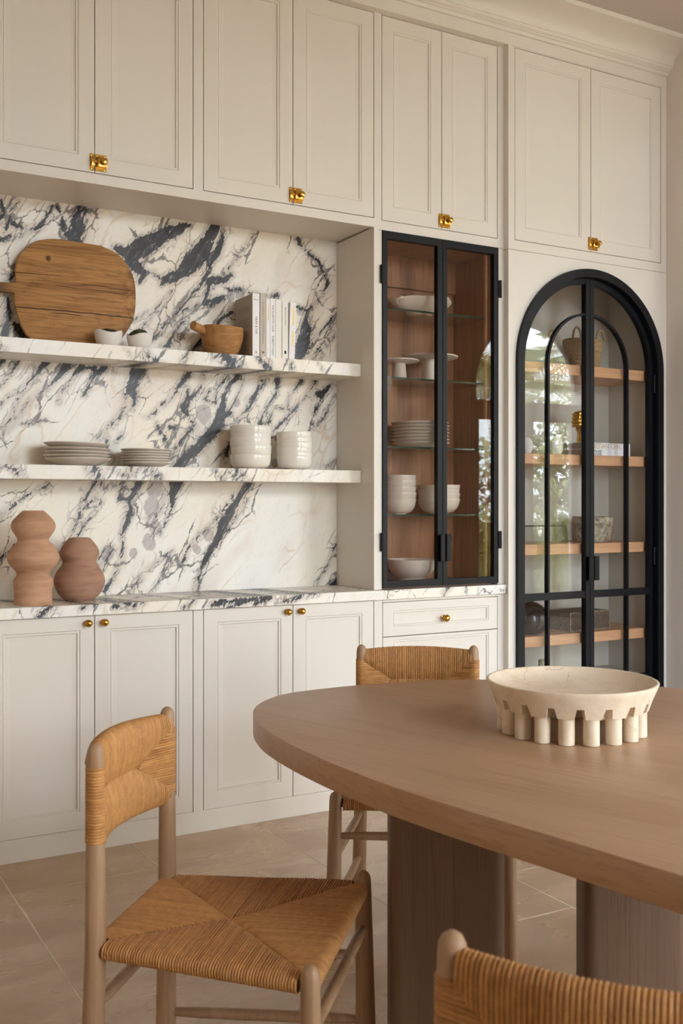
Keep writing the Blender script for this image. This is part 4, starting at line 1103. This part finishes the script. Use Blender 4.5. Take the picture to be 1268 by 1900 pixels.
q = MB(); q.box(1.817, 1.836, BY, BY+.0004, 2.147, 2.1485); q.box(1.817, 1.8185, BY, BY+.0004, 2.147, 2.156); q.obj('emblem', INKG, b1)
q = MB().lathe([(.005, 0), (.005, .0003)], (1.826, BY+.0003, 1.928), 12, '-y'); q.obj('publisher_mark', INKT, b1)
b2, cv = book_upright(1.8445, 1.8715, .2715, .175, CG, 'tall greige book, second from the left in the row')
text_mesh('title', 'SUNDAY SUPPERS', .0125, spineM(1.858, BY, 2.143), INKG, b2, 1.15, spacing=1.25)
MB().box(1.8565, 1.8585, BY, BY+.0003, 1.965, 2.005).obj('author_line', INKG, b2); MB().box(1.853, 1.863, BY, BY+.0003, 1.925, 1.934).obj('publisher_mark', INKG, b2)
b3, cv = book_upright(1.8725, 1.8905, .250, .17, CW, 'thin white book with faded yellow lettering, third from the left')
MB().box(1.880, 1.885, BY, BY+.0003, 2.07, 2.135).obj('title', INKY, b3); MB().box(1.8785, 1.882, BY, BY+.0003, 1.942, 1.952).obj('publisher_mark', INKY, b3)
b4, cv = book_upright(1.8915, 1.9155, .2515, .172, CW, 'white book with bold black capitals on the spine, fourth from the left')
text_mesh('title', 'THE SHADOW CLUB', .0128, spineM(1.9035, BY, 2.134), INK, b4, .92, spacing=1.05); text_mesh('author', 'ROBERTO CASATI', .0128, spineM(1.9035, BY, 2.003), INK, b4, .80)
q = MB(); q.box(1.9, 1.908, BY, BY+.0003, 2.0275, 2.0285); q.box(1.902, 1.9065, BY, BY+.0003, 2.035, 2.036); q.obj('ornament', INKG, b4)
b5, cv = book_upright(1.9165, 1.9455, .2505, .17, CI, 'ivory book with a blank spine, fifth from the left')
MB().lathe([(.003, 0), (.003, .0003)], (1.931, BY+.0003, 1.937), 12, '-y').obj('publisher_mark', CW, b5)
b6, cv = book_upright(1.9475, 1.9755, .2455, .172, CI, 'ivory book lettered in small dark capitals, second from the right')
text_mesh('title', 'TREATED LIKE FAMILY', .0105, spineM(1.9625, BY, 2.131), INKG, b6, .78)
q = MB(); q.box(1.9575, 1.9665, BY, BY+.0003, 1.930, 1.944); q.obj('publisher_mark', INK, b6)
b7, cv = book_upright(1.9765, 2.0045, .2445, .175, CW, 'white book with pale yellow lettering, last on the right of the row', tilt=.030)
MB().box(1.988, 1.9975, BY, BY+.0003, 2.055, 2.135).obj('title', INKY, b7); MB().box(1.989, 1.997, BY, BY+.0003, 1.965, 2.03).obj('author', INKY, b7)
b7.location.x += .002; b7.location.z += .0004

# stacked plates and bowls
def plate(cx, cy, z, R, h, label, group, tilt=(0, 0), m=PLATEM, deep=0, name='plate'):
    pr = [(R*.58, 0), (R*.62, .0012), (R*.80, h*.45), (R*.985, h-.004), (R, h-.0018), (R*.995, h), (R*.975, h-.0002), (R*.80, h*.45+.004), (R*.62, .0052), (.0001, .0048)]
    o = MB().lathe(pr, (cx, cy, z), 56).obj(name, m, smooth=60); o.location = (cx, cy, z)
    o.rotation_euler = (tilt[0], tilt[1], 0); return tag(o, label, 'plate', group)
g = 'large pale plates on the lower marble shelf'
hs = [(.0004, .030, 'bottom deep plate of the larger pale stack on the lower marble shelf'), (.0165, .026, 'second plate from the bottom of the larger pale marble-shelf stack'),
      (.0315, .024, 'third plate from the bottom of the larger pale marble-shelf stack'), (.0445, .024, 'fourth plate from the bottom of the larger pale marble-shelf stack'), (.0600, .028, 'top tilted plate of the larger pale stack on the marble shelf')]
for k, (dz, h, lb) in enumerate(hs):
    plate(1.092+(.003, -.002, .002, -.001, -.004)[k], 4.018, 1.4392+dz, (.126, .127, .125, .127, .126)[k], h, lb, g, (0, .022 if k == 4 else (.012 if k in (2, 3) else 0)))
g = 'small pale plates on the lower marble shelf'
for k in range(6):
    nm = ['bottom', 'second from the bottom', 'third from the bottom', 'third from the top', 'second from the top', 'top'][k]
    plate(1.367+(.002, -.001, .001, -.002, .001, 0)[k], 4.02, 1.4394+.0105*k, .098, .020, 'small pale side plate, %s in the shorter marble-shelf stack' % nm, g)
def bowl(cx, cy, z, R, h, label, group, m=GLAZE, foot=.5, tilt=0, name='bowl', full=True):
    pr = [(R*foot, 0), (R*foot*1.02, .003), (R*(foot+.1), .005), (R*.82, h*.13), (R*.93, h*.28), (R*.98, h*.5), (R*.995, h*.75), (R, h-.002), (R*.99, h), (R*.968, h-.002), (R*.95, h*.75), (R*.90, h*.48), (R*.7, h*.2), (.0001, h*.12)]
    if not full: pr[3:8] = [(R*.72, h*.17), (R*.86, h*.36), (R*.945, h*.60), (R*.98, h*.82), (R, h-.002)]
    o = MB().lathe(pr, (cx, cy, z), 56).obj(name, m, smooth=60); o.rotation_euler = (0, tilt, 0); return tag(o, label, 'bowl', group)
ord5 = ['bottom', 'second from bottom', 'middle', 'fourth from bottom', 'top']
zz = [0, .0385, .068, .088, .119]
for k in range(5):
    bowl(1.834+(0, .003, -.002, .003, 0)[k], 4.03, 1.4394+zz[k], .0875+(0, 0, .0005, -.001, .0005)[k], .062 if k == 0 else .064, 'white glazed bowl, %s of the wider stack on the marble shelf' % ord5[k], 'wide white bowls on the lower marble shelf', tilt=(0, .0, .03, -.02, .02)[k])
ord6 = ['bottom', 'second from bottom', 'third from bottom', 'third from top', 'second from top', 'top']
zz = [0, .0165, .037, .0585, .080, .1035]
for k in range(6):
    bowl(2.045+(0, .001, -.001, .001, 0, -.001)[k], 4.03, 1.4394+zz[k], .078, .062, 'white glazed bowl, %s of the narrower stack on the marble shelf' % ord6[k], 'narrow white bowls on the lower marble shelf', tilt=(0, 0, 0, .01, 0, -.03)[k], foot=.45)

# clay vases
def vase(name, cx, cy, z, pr, m, label):
    pts = [(r, h) for r, h in pr]; o_ = []
    n = len(pts)
    for i in range(n-1):
        a, b, c, d = [Vector(pts[max(0, min(n-1, i+j-1))]) for j in range(4)]
        for s in range(5): t = s/5; v = .5*((2*b)+(c-a)*t+(2*a-5*b+4*c-d)*t*t+(3*b-a-3*c+d)*t**3); o_.append((max(v.x, .0001), v.y))
    o_.append(pts[-1])
    o = MB().lathe(o_, (cx, cy, z), 72, wob=lambda r, h, a, i: (r*(1+.006*math.sin(2*a+h*30)+.004*math.sin(5*a-h*60)), h)).obj(name, m, smooth=60)
    return tag(o, label, 'vase', 'clay vases on the counter')
s_ = 1.0
vase('tall_clay_vase', .896, 3.905, .9197, [(.0675, 0), (.0685, .012), (.067, .045), (.0715, .078), (.0705, .092), (.060, .108), (.0625, .122), (.083, .145), (.0935, .165), (.0935, .182), (.083, .205), (.062, .228), (.0555, .240), (.062, .252), (.076, .275), (.0795, .293), (.073, .311), (.052, .334), (.037, .3465), (.033, .3465), (.034, .340), (.05, .31)], CLAY1, 'tall peach clay vase with three stacked bulges, at the left end of the counter')
vase('short_clay_vase', 1.090, 3.985, .9197, [(.053, 0), (.056, .003), (.078, .025), (.0935, .058), (.0955, .082), (.086, .110), (.069, .135), (.064, .148), (.067, .158), (.0735, .172), (.074, .190), (.064, .212), (.044, .236), (.036, .2415), (.031, .2415), (.031, .236), (.05, .20)], CLAY2, 'short rose-brown clay vase with two bulges, right of the tall peach vase')

# ================================================================== INSIDE THE RECTANGULAR CABINET
Zs = dict(s1=2.1634, s2=1.8574, s3=1.5494, s4=1.2454, s5=.9354)
t = thing('scalloped_platter_bowl', (2.675, 4.0, Zs['s1']), 'large white free-form serving bowl on the top glass shelf', 'bowl')
def wobp(r, H, a, i):
    k = H/.075
    return r*(1+.05*math.cos(2*a)+.03*k*math.sin(4*a+.6)), H+.010*k*math.cos(2*a+2.2)+.004*k*math.sin(5*a)
mb = MB().lathe([(.062, 0), (.066, .008), (.058, .012), (.09, .018), (.135, .04), (.163, .068), (.166, .074), (.161, .075), (.13, .048), (.08, .024), (.0001, .02)], (0, 0, 0), 64, wob=wobp)
mb.v = [(2.676+x, 4.0+y*.62, Zs['s1']+z) for x, y, z in mb.v]; mb.obj('bowl', GLAZE, t, smooth=60)
q = MB(); q.tube([(2.512, 3.93, Zs['s1']+.030), (2.50, 3.92, Zs['s1']+.045), (2.515, 3.905, Zs['s1']+.056), (2.545, 3.91, Zs['s1']+.052)], [.004, .007, .007, .004], 10); q.obj('handle', GLAZE, t, smooth=60)
def cake_stand(cx, cy, z, R, h, rb, rt, label):
    o = MB().lathe([(rb, 0), (rb, .004), (rt*1.02, h-.016), (rt*1.3, h-.012), (R*.95, h-.0085), (R, h-.006), (R, h-.001), (R*.985, h), (.0001, h-.002)], (cx, cy, z), 64).obj('cake_stand', PORC, smooth=45)
    return tag(o, label, 'cake stand', 'white cake stands on the second glass shelf')
cake_stand(2.737, 4.005, Zs['s2'], .134, .122, .040, .031, 'taller wider white cake stand behind its smaller twin on the second glass shelf')
cake_stand(2.545, 3.965, Zs['s2'], .090, .088, .034, .027, 'small white cake stand at the left of the second glass shelf')
for k in range(7):
    nm = ['bottom', 'second from bottom', 'third from bottom', 'middle', 'third from top', 'second from top', 'top'][k]
    plate(2.684+(.002, .0, -.002, .003, -.001, .002, -.002)[k], 4.004, Zs['s3']+.0002+.0155*k, .136+(0, .001, -.001, .001, 0, .001, -.001)[k], .026, 'large white dinner plate, %s of the stack on the third glass shelf' % nm, 'dinner plates in the glass cabinet', m=GLAZE)
zz = [0, .030, .056, .0835, .1075]
for k in range(5):
    bowl(2.557+(0, .002, -.003, .003, 0)[k], 3.985, Zs['s4']+.0002+zz[k], .0785, .070, 'white bowl, %s of the taller stack inside the glass cabinet, at its left' % ord5[k], 'white bowls in the glass cabinet, taller stack', tilt=(0, 0, .05, -.03, .01)[k], foot=.42, full=False)
zz = [0, .0245, .0405, .0625]
for k in range(4):
    bowl(2.787+(0, .001, -.002, .001)[k], 4.00, Zs['s4']+.0002+zz[k], .100, .073, 'white bowl, %s of the lower stack behind the glass cabinet door bars' % ['bottom', 'second lowest', 'second highest', 'top'][k], 'white bowls in the glass cabinet, lower stack', foot=.40, full=False)
o = MB().lathe([(.062, 0), (.062, .012), (.056, .016), (.088, .033), (.109, .062), (.117, .094), (.118, .102), (.115, .103), (.111, .094), (.085, .045), (.0001, .028)], (2.632, 3.995, Zs['s5']), 64).obj('serving_bowl', GLAZE, smooth=60)
tag(o, 'big white footed serving bowl alone on the floor of the rectangular glass cabinet', 'bowl')

# ================================================================== INSIDE THE ARCHED CABINET
A1, A2, A3, A4 = 1.9702, 1.5332, 1.0992, .6612
t = thing('seagrass_basket', (3.62, 3.965, A1), 'tapered woven seagrass basket with loop handles on the top oak shelf', 'basket')
mb = MB(); vals = []; rr = random.Random(5)
bx, by = 3.655, 3.970
for k in range(17):
    z = A1+.006+.0088*k; R = .084+.024*k/16; pts = []
    for i in range(37):
        a = 2*PI*i/36; w = .0022*math.sin(a*18+(k % 2)*PI); pts.append((bx+(R+w)*math.cos(a), by+(R+w)*.80*math.sin(a), z+.001*math.sin(a*2+k*.1)*k/8))
    cord(mb, vals, pts, .0052, rr.random(), 6, (0, 0, 1))
n0 = len(mb.v); mb.lathe([(.080, .001), (.085, .004), (.106, .150)], (0, 0, 0), 36); mb.v[n0:] = [(bx+x, by+y*.80, A1+z) for x, y, z in mb.v[n0:]]; vals += [.2]*(len(mb.v)-n0)
o = mb.obj('woven_body', GRASSW, t, smooth=60, fix=False); o['kind'] = 'stuff'; strand_attr(o, vals)
for (hx, hy) in ((-.085, -.050), (.088, -.03)):
    pts = [(bx+hx+.034*math.cos(a)*.8, by+hy, A1+.145+.060*math.sin(a)) for a in [PI*k/14 for k in range(15)]]
    o = MB().tube(pts, [.0058+.0008*(k % 2) for k in range(15)], 8).obj('handle', GRASSW, t, smooth=60)
sb = MB(); pts = [(3.392, 3.93, A1+.002), (3.396, 3.935, A1+.08), (3.404, 3.94, A1+.14), (3.418, 3.945, A1+.175), (3.438, 3.95, A1+.182), (3.452, 3.955, A1+.168), (3.455, 3.96, A1+.12), (3.45, 3.97, A1+.04), (3.44, 3.985, A1+.008)]
o = sb.tube(pts, .0065, 8).obj('braided_loop', GRASSW, smooth=60); o.location = o.location; tag(o, 'braided seagrass loop standing left of the basket on the top oak shelf', 'loop')

o = vase('round_white_vase', 3.459, 3.955, A2, [(.022, 0), (.026, .003), (.036, .025), (.039, .050), (.033, .078), (.021, .092), (.018, .094), (.016, .090), (.022, .06)], PORC, 'round white bud vase before the left glazing bar, nearest the gold fist'); o['group'] = 'round white vases in the arched cabinet'
o = vase('round_white_vase', 3.267, 3.955, A2, [(.022, 0), (.026, .003), (.036, .022), (.039, .045), (.033, .068), (.021, .080), (.018, .082), (.016, .078), (.022, .05)], PORC, 'round white bud vase at the far left, half hidden by the door edge'); o['group'] = 'round white vases in the arched cabinet'

def flat_book(z, h, cm, label, x0=3.588, x1=3.915, y0=3.905, y1=4.105):
    t = thing('coffee_table_book', ((x0+x1)/2, y0, z), label, 'book', 'white coffee table books under the gold fist')
    q = MB(); q.bbox(x0, x1, y0, y1, z, z+.0025, .0008, 1); q.bbox(x0, x1, y0, y1, z+h-.0025, z+h, .0008, 1); q.bbox(x0, x1, y0-.0012, y0+.002, z, z+h, .0008, 1)
    q.obj('cover', cm, t); MB().box(x0+.003, x1-.003, y0+.002, y1-.003, z+.0025, z+h-.0025).obj('page_block', CK, t); return t
a = flat_book(A2, .0335, CW, 'white book with bold black title lying directly on the oak shelf')
text_mesh('title', 'ART HOUSE', .034, frontM(3.604, 3.9030, A2+.0168), INK, a, .62)
b = flat_book(A2+.0338, .0335, CW, 'white book with gold serif title lying on top of the other')
text_mesh('title', 'VENETIAN CHIC', .034, frontM(3.612, 3.9030, A2+.0338+.0168), INKT, b, .98)

# gilded fist standing on the books
t = thing('gold_fist_sculpture', (3.628, 3.96, A2+.0676), 'shiny gold sculpture of a raised clenched fist on the two white books', 'sculpture')
fx, fy, fz = 3.628, 3.955, A2+.0677
mb = MB()
mb.tube([(fx, fy, fz), (fx, fy, fz+.03), (fx-.001, fy, fz+.055), (fx-.004, fy, fz+.075)], [.0235, .0200, .0195, .026], 18)
# palm block
palm = [(fz+.062, .017, .020, 0), (fz+.078, .028, .024, -.004), (fz+.098, .034, .027, -.006), (fz+.12, .034, .028, -.004), (fz+.140, .032, .026, 0), (fz+.152, .024, .020, .002)]
rows = []
for z, a, b_, dx in palm: rows.append([(fx+dx+a*math.cos(2*PI*k/20)*(1-.12*abs(math.sin(4*PI*k/20))), fy+b_*math.sin(2*PI*k/20), z) for k in range(21)])
mb.grid(rows); mb.add(rows[-1][:20], [tuple(range(20))])
o = mb.obj('wrist_and_palm', GOLD, t, smooth=70)
for k in range(4):   # four curled fingers stacked, knuckles to the left
    z = fz+.146-.0185*k; L_ = (.0, -.003, -.006, -.003)[k]; r = (.0100, .0104, .0100, .0090)[k]
    pts = [(fx+.010, fy-.014, z+.005), (fx-.016+L_, fy-.022, z+.005), (fx-.034+L_, fy-.020, z+.001), (fx-.044+L_, fy-.008, z-.003), (fx-.040+L_, fy+.008, z-.005), (fx-.024, fy+.014, z-.004)]
    MB().tube(pts, [r*.9, r*1.05, r*1.08, r*1.1, r, r*.85], 14).obj('finger', GOLD, t, smooth=70)
    MB().tube([(fx+.012, fy-.020, z+.003), (fx-.004, fy-.030, z+.002), (fx-.022+L_, fy-.030, z), (fx-.036+L_, fy-.024, z-.001)], [r*.8, r, r*1.02, r*.9], 14).obj('finger_segment', GOLD, t, smooth=70)
MB().tube([(fx+.020, fy-.018, fz+.078), (fx+.012, fy-.034, fz+.098), (fx-.002, fy-.042, fz+.112), (fx-.018, fy-.044, fz+.118)], [.011, .0115, .011, .009], 14).obj('thumb', GOLD, t, smooth=70)

# stone pot, glass dish, box, dark vase, small stone cylinder
def wobs(r, H, a, i):
    n = mnoise.noise(Vector((math.cos(a)*3, math.sin(a)*3, H*22)))*.045+mnoise.noise(Vector((math.cos(a)*9, math.sin(a)*9, H*70)))*.02
    return r*(1+n), H+.003*mnoise.noise(Vector((math.cos(a)*2, math.sin(a)*2, 5)))
pr = [(.076, 0), (.083, .004)]+[(.083+.020*k/9, .004+.116*k/9) for k in range(1, 10)]+[(.103, .128), (.096, .130), (.088, .126), (.083, .08), (.075, .03), (.0001, .025)]
tag(MB().lathe(pr, (3.718, 3.965, A3), 72, wob=wobs).obj('stone_pot', POTM, smooth=50), 'chunky weathered stone pot on the third oak shelf', 'pot')
t = thing('glass_dish', (3.38, 3.96, A3), 'long clear glass dish with a dark rim, left of the stone pot', 'dish')
def ov(sc): 
    return lambda r, H, a, i: (r, H)
mb = MB().lathe([(.105, 0), (.12, .006), (.135, .03), (.142, .084), (.140, .084), (.132, .03), (.118, .009), (.0001, .006)], (0, 0, 0), 56)
mb.v = [(3.375+x, 3.965+y*.55, A3+z) for x, y, z in mb.v]; mb.obj('dish', PANE, t, smooth=60)
pts = [(3.375+.1415*math.cos(2*PI*k/48), 3.965+.1415*.55*math.sin(2*PI*k/48), A3+.085) for k in range(49)]; MB().tube(pts, .0018, 6, False).obj('rim', INK, t, smooth=60)
t = thing('textured_box', (3.60, 4.0, A4), 'low rectangular box in rough taupe hide with pale corner edges, on the lowest oak shelf', 'box')
M_ = Matrix.Translation((3.632, 3.975, A4)) @ Matrix.Rotation(math.radians(4), 4, 'Z')
mb = MB().bbox(-.138, .138, -.075, .10, .0003, .070, .003).move(M_); mb.obj('box_body', BOXM, t)
MB().bbox(-.139, .139, -.076, .101, .0705, .094, .003).move(M_).obj('lid', BOXM, t)
q = MB()
for x in (-.1385, .1385): q.bbox(x-.0022, x+.0022, -.0775, -.0735, .0005, .093, .001, 1)
q.bbox(-.138, .138, -.0778, -.0745, .0005, .004, .001, 1); q.bbox(-.138, .138, -.0778, -.0745, .090, .0938, .001, 1); q.move(M_).obj('edge_trim', POTM, t)
vase('dark_glazed_vase', 3.286, 3.945, A4, [(.045, 0), (.066, .006), (.088, .04), (.094, .072), (.086, .105), (.064, .135), (.040, .150), (.024, .156), (.019, .156), (.024, .14)], DARKG, 'squat glossy black vase at the left of the lowest oak shelf')['group'] = 'dark vessels in the arched cabinet'
tag(MB().lathe([(.026, 0), (.026, .085), (.022, .094), (.018, .094), (.016, .06), (.0001, .05)], (3.378, 3.95, .4322), 28).obj('stone_candle_holder', POTM, smooth=40), 'small pale stone cylinder on the cabinet floor, just above the bowl rim', 'candle holder')

# ================================================================== GARDEN (seen mirrored in the glass)
LEAF = mat('hedge_leaf', lin(132, 140, 78), .7)[0]; LEAF3 = mat('tree_leaf', lin(134, 142, 104), .7)[0]; LEAF2 = mat('palm_leaf', lin(168, 172, 128), .6)[0]; BARK = mat('palm_bark', lin(150, 132, 112), .9)[0]; TERR = mat('dark_grey_stone', lin(104, 94, 80), .9)[0]; TERC = mat('terracotta_rail', lin(190, 120, 78), .8)[0]
struct(MB().box(-14, 30, -30, WY-.21, -.12, -.04).obj('ground', TERR))  # warm grey stone ground, its colour kept dark to reduce bounce into the room
def hedge(x0, x1, y, h, seed, label):
    rr = random.Random(seed); mb = MB()
    mb.box(x0+.1, x1-.1, y-.35, y+.25, -.04, h-.12)
    for k in range(4200):
        p = Vector((rr.uniform(x0, x1), y+rr.uniform(.15, .45), rr.uniform(0, h))) if k % 3 else Vector((rr.uniform(x0, x1), y+rr.uniform(-.4, .4), h+rr.uniform(-.18, .1)))
        d = Vector((rr.uniform(-1, 1), rr.uniform(-1, 1), rr.uniform(-.6, 1))).normalized()*rr.uniform(.04, .09); s = d.cross(Vector((.3, .5, .8))).normalized()*.022
        mb.add([p, p+d*.5+s, p+d, p+d*.5-s], [(0, 1, 2, 3)])
    tag(mb.obj('hedge', LEAF, fix=False), label, 'hedge')
hedge(8.6, 13.5, -4.6, 1.15, 1, 'leafy green hedge mirrored in the arched glass doors')
def tree(x, y, w, h, n, seed, label):
    rr = random.Random(seed); mb = MB()
    for k in range(n):
        v = Vector((rr.gauss(0, 1), rr.gauss(0, 1), rr.gauss(0, 1))).normalized()*rr.random()**.35
        lump = 1+.25*math.sin(v.x*5+seed)+.2*math.sin(v.z*7+seed*2)
        p = Vector((x+v.x*w*lump, y+v.y*w*.5*lump, h*.52+v.z*h*.52*lump)); p.z = max(p.z, 0)
        d = Vector((rr.uniform(-1, 1), rr.uniform(-1, 1), rr.uniform(-.6, 1))).normalized()*rr.uniform(.12, .26); s = d.cross(Vector((.3, .5, .8))).normalized()*.07
        mb.add([p, p+d*.5+s, p+d, p+d*.5-s], [(0, 1, 2, 3)])
    t = thing('broadleaf_tree', (x, y, -.04), label, 'tree', 'trees at the back of the garden')
    MB().tube([(x, y, -.04), (x+.05, y, h*.3), (x-.03, y, h*.6)], [.12, .10, .06], 10).obj('trunk', BARK, t, smooth=40)
    mb.obj('foliage', LEAF3 if seed % 2 else LEAF, t, fix=False)['kind'] = 'stuff'
for i, (x, y, w, h) in enumerate(((7.2, -11, 1.35, 3.1), (10.2, -11.5, 1.35, 3.6), (13.6, -11.5, 1.35, 3.3), (16.6, -11.5, 1.35, 3.8), (20.0, -11, 1.35, 3.5), (3.6, -11.5, 1.35, 3.4))):
    tree(x, y, w, h, 2600, i+1, ['broad bushy tree behind the lower left palm, mirrored in the glass', 'broad bushy tree straight behind the nearest palm', 'broad bushy tree behind the right end of the hedge', 'broad bushy tree far right in the garden, second from the end', 'broad bushy tree at the far right end of the garden', 'broad bushy tree at the far left end of the garden'][i])
def palm(x, y, h, n, ln, seed, label):
    rr = random.Random(seed); t = thing('palm_tree', (x, y, -.04), label, 'palm tree', 'palms in the garden')
    MB().tube([(x+.15*math.sin(k*.5), y, -.04+h*k/8) for k in range(9)], [.17-.008*k+(.012 if k % 2 else 0) for k in range(9)], 12).obj('trunk', BARK, t, smooth=40)
    mb = MB(); top = Vector((x+.15*math.sin(4), y, h))
    for k in range(n):
        a = 2*PI*k/n+rr.uniform(-.2, .2); el = rr.uniform(-.35, 1.1); d = Vector((math.cos(a)*math.cos(el), math.sin(a)*math.cos(el), math.sin(el))); side = Vector((-math.sin(a), math.cos(a), 0)); prev = None
        for i in range(26):
            u = i/25; p = top+d*ln*u+Vector((0, 0, -ln*.55*u*u)); 
            if i < 2: continue
            for sg in (-1, 1):
                q = (side*sg*.8+d*.5+Vector((0, 0, -.35))).normalized()*ln*.34*math.sin(PI*min(1, u*.9+.1)); w = d*.022
                mb.add([p-w, p+w, p+q], [(0, 1, 2)])
            if prev is not None: mb.add([prev+Vector((0, 0, .012)), p+Vector((0, 0, .01)), p-Vector((0, 0, .01)), prev-Vector((0, 0, .012))], [(0, 1, 2, 3)])
            prev = p
    mb.obj('fronds', LEAF2, t, fix=False)['kind'] = 'stuff'
palm(10.6, -5.6, 3.1, 30, 1.9, 3, 'nearest palm tree in the garden mirrored in the arched glass')
palm(14.2, -7.2, 4.2, 28, 2.1, 4, 'tall palm tree mirrored in the arched glass, behind the hedge')
palm(7.2, -6.8, 2.4, 26, 1.8, 5, 'low palm tree mirrored in the rectangular cabinet glass')
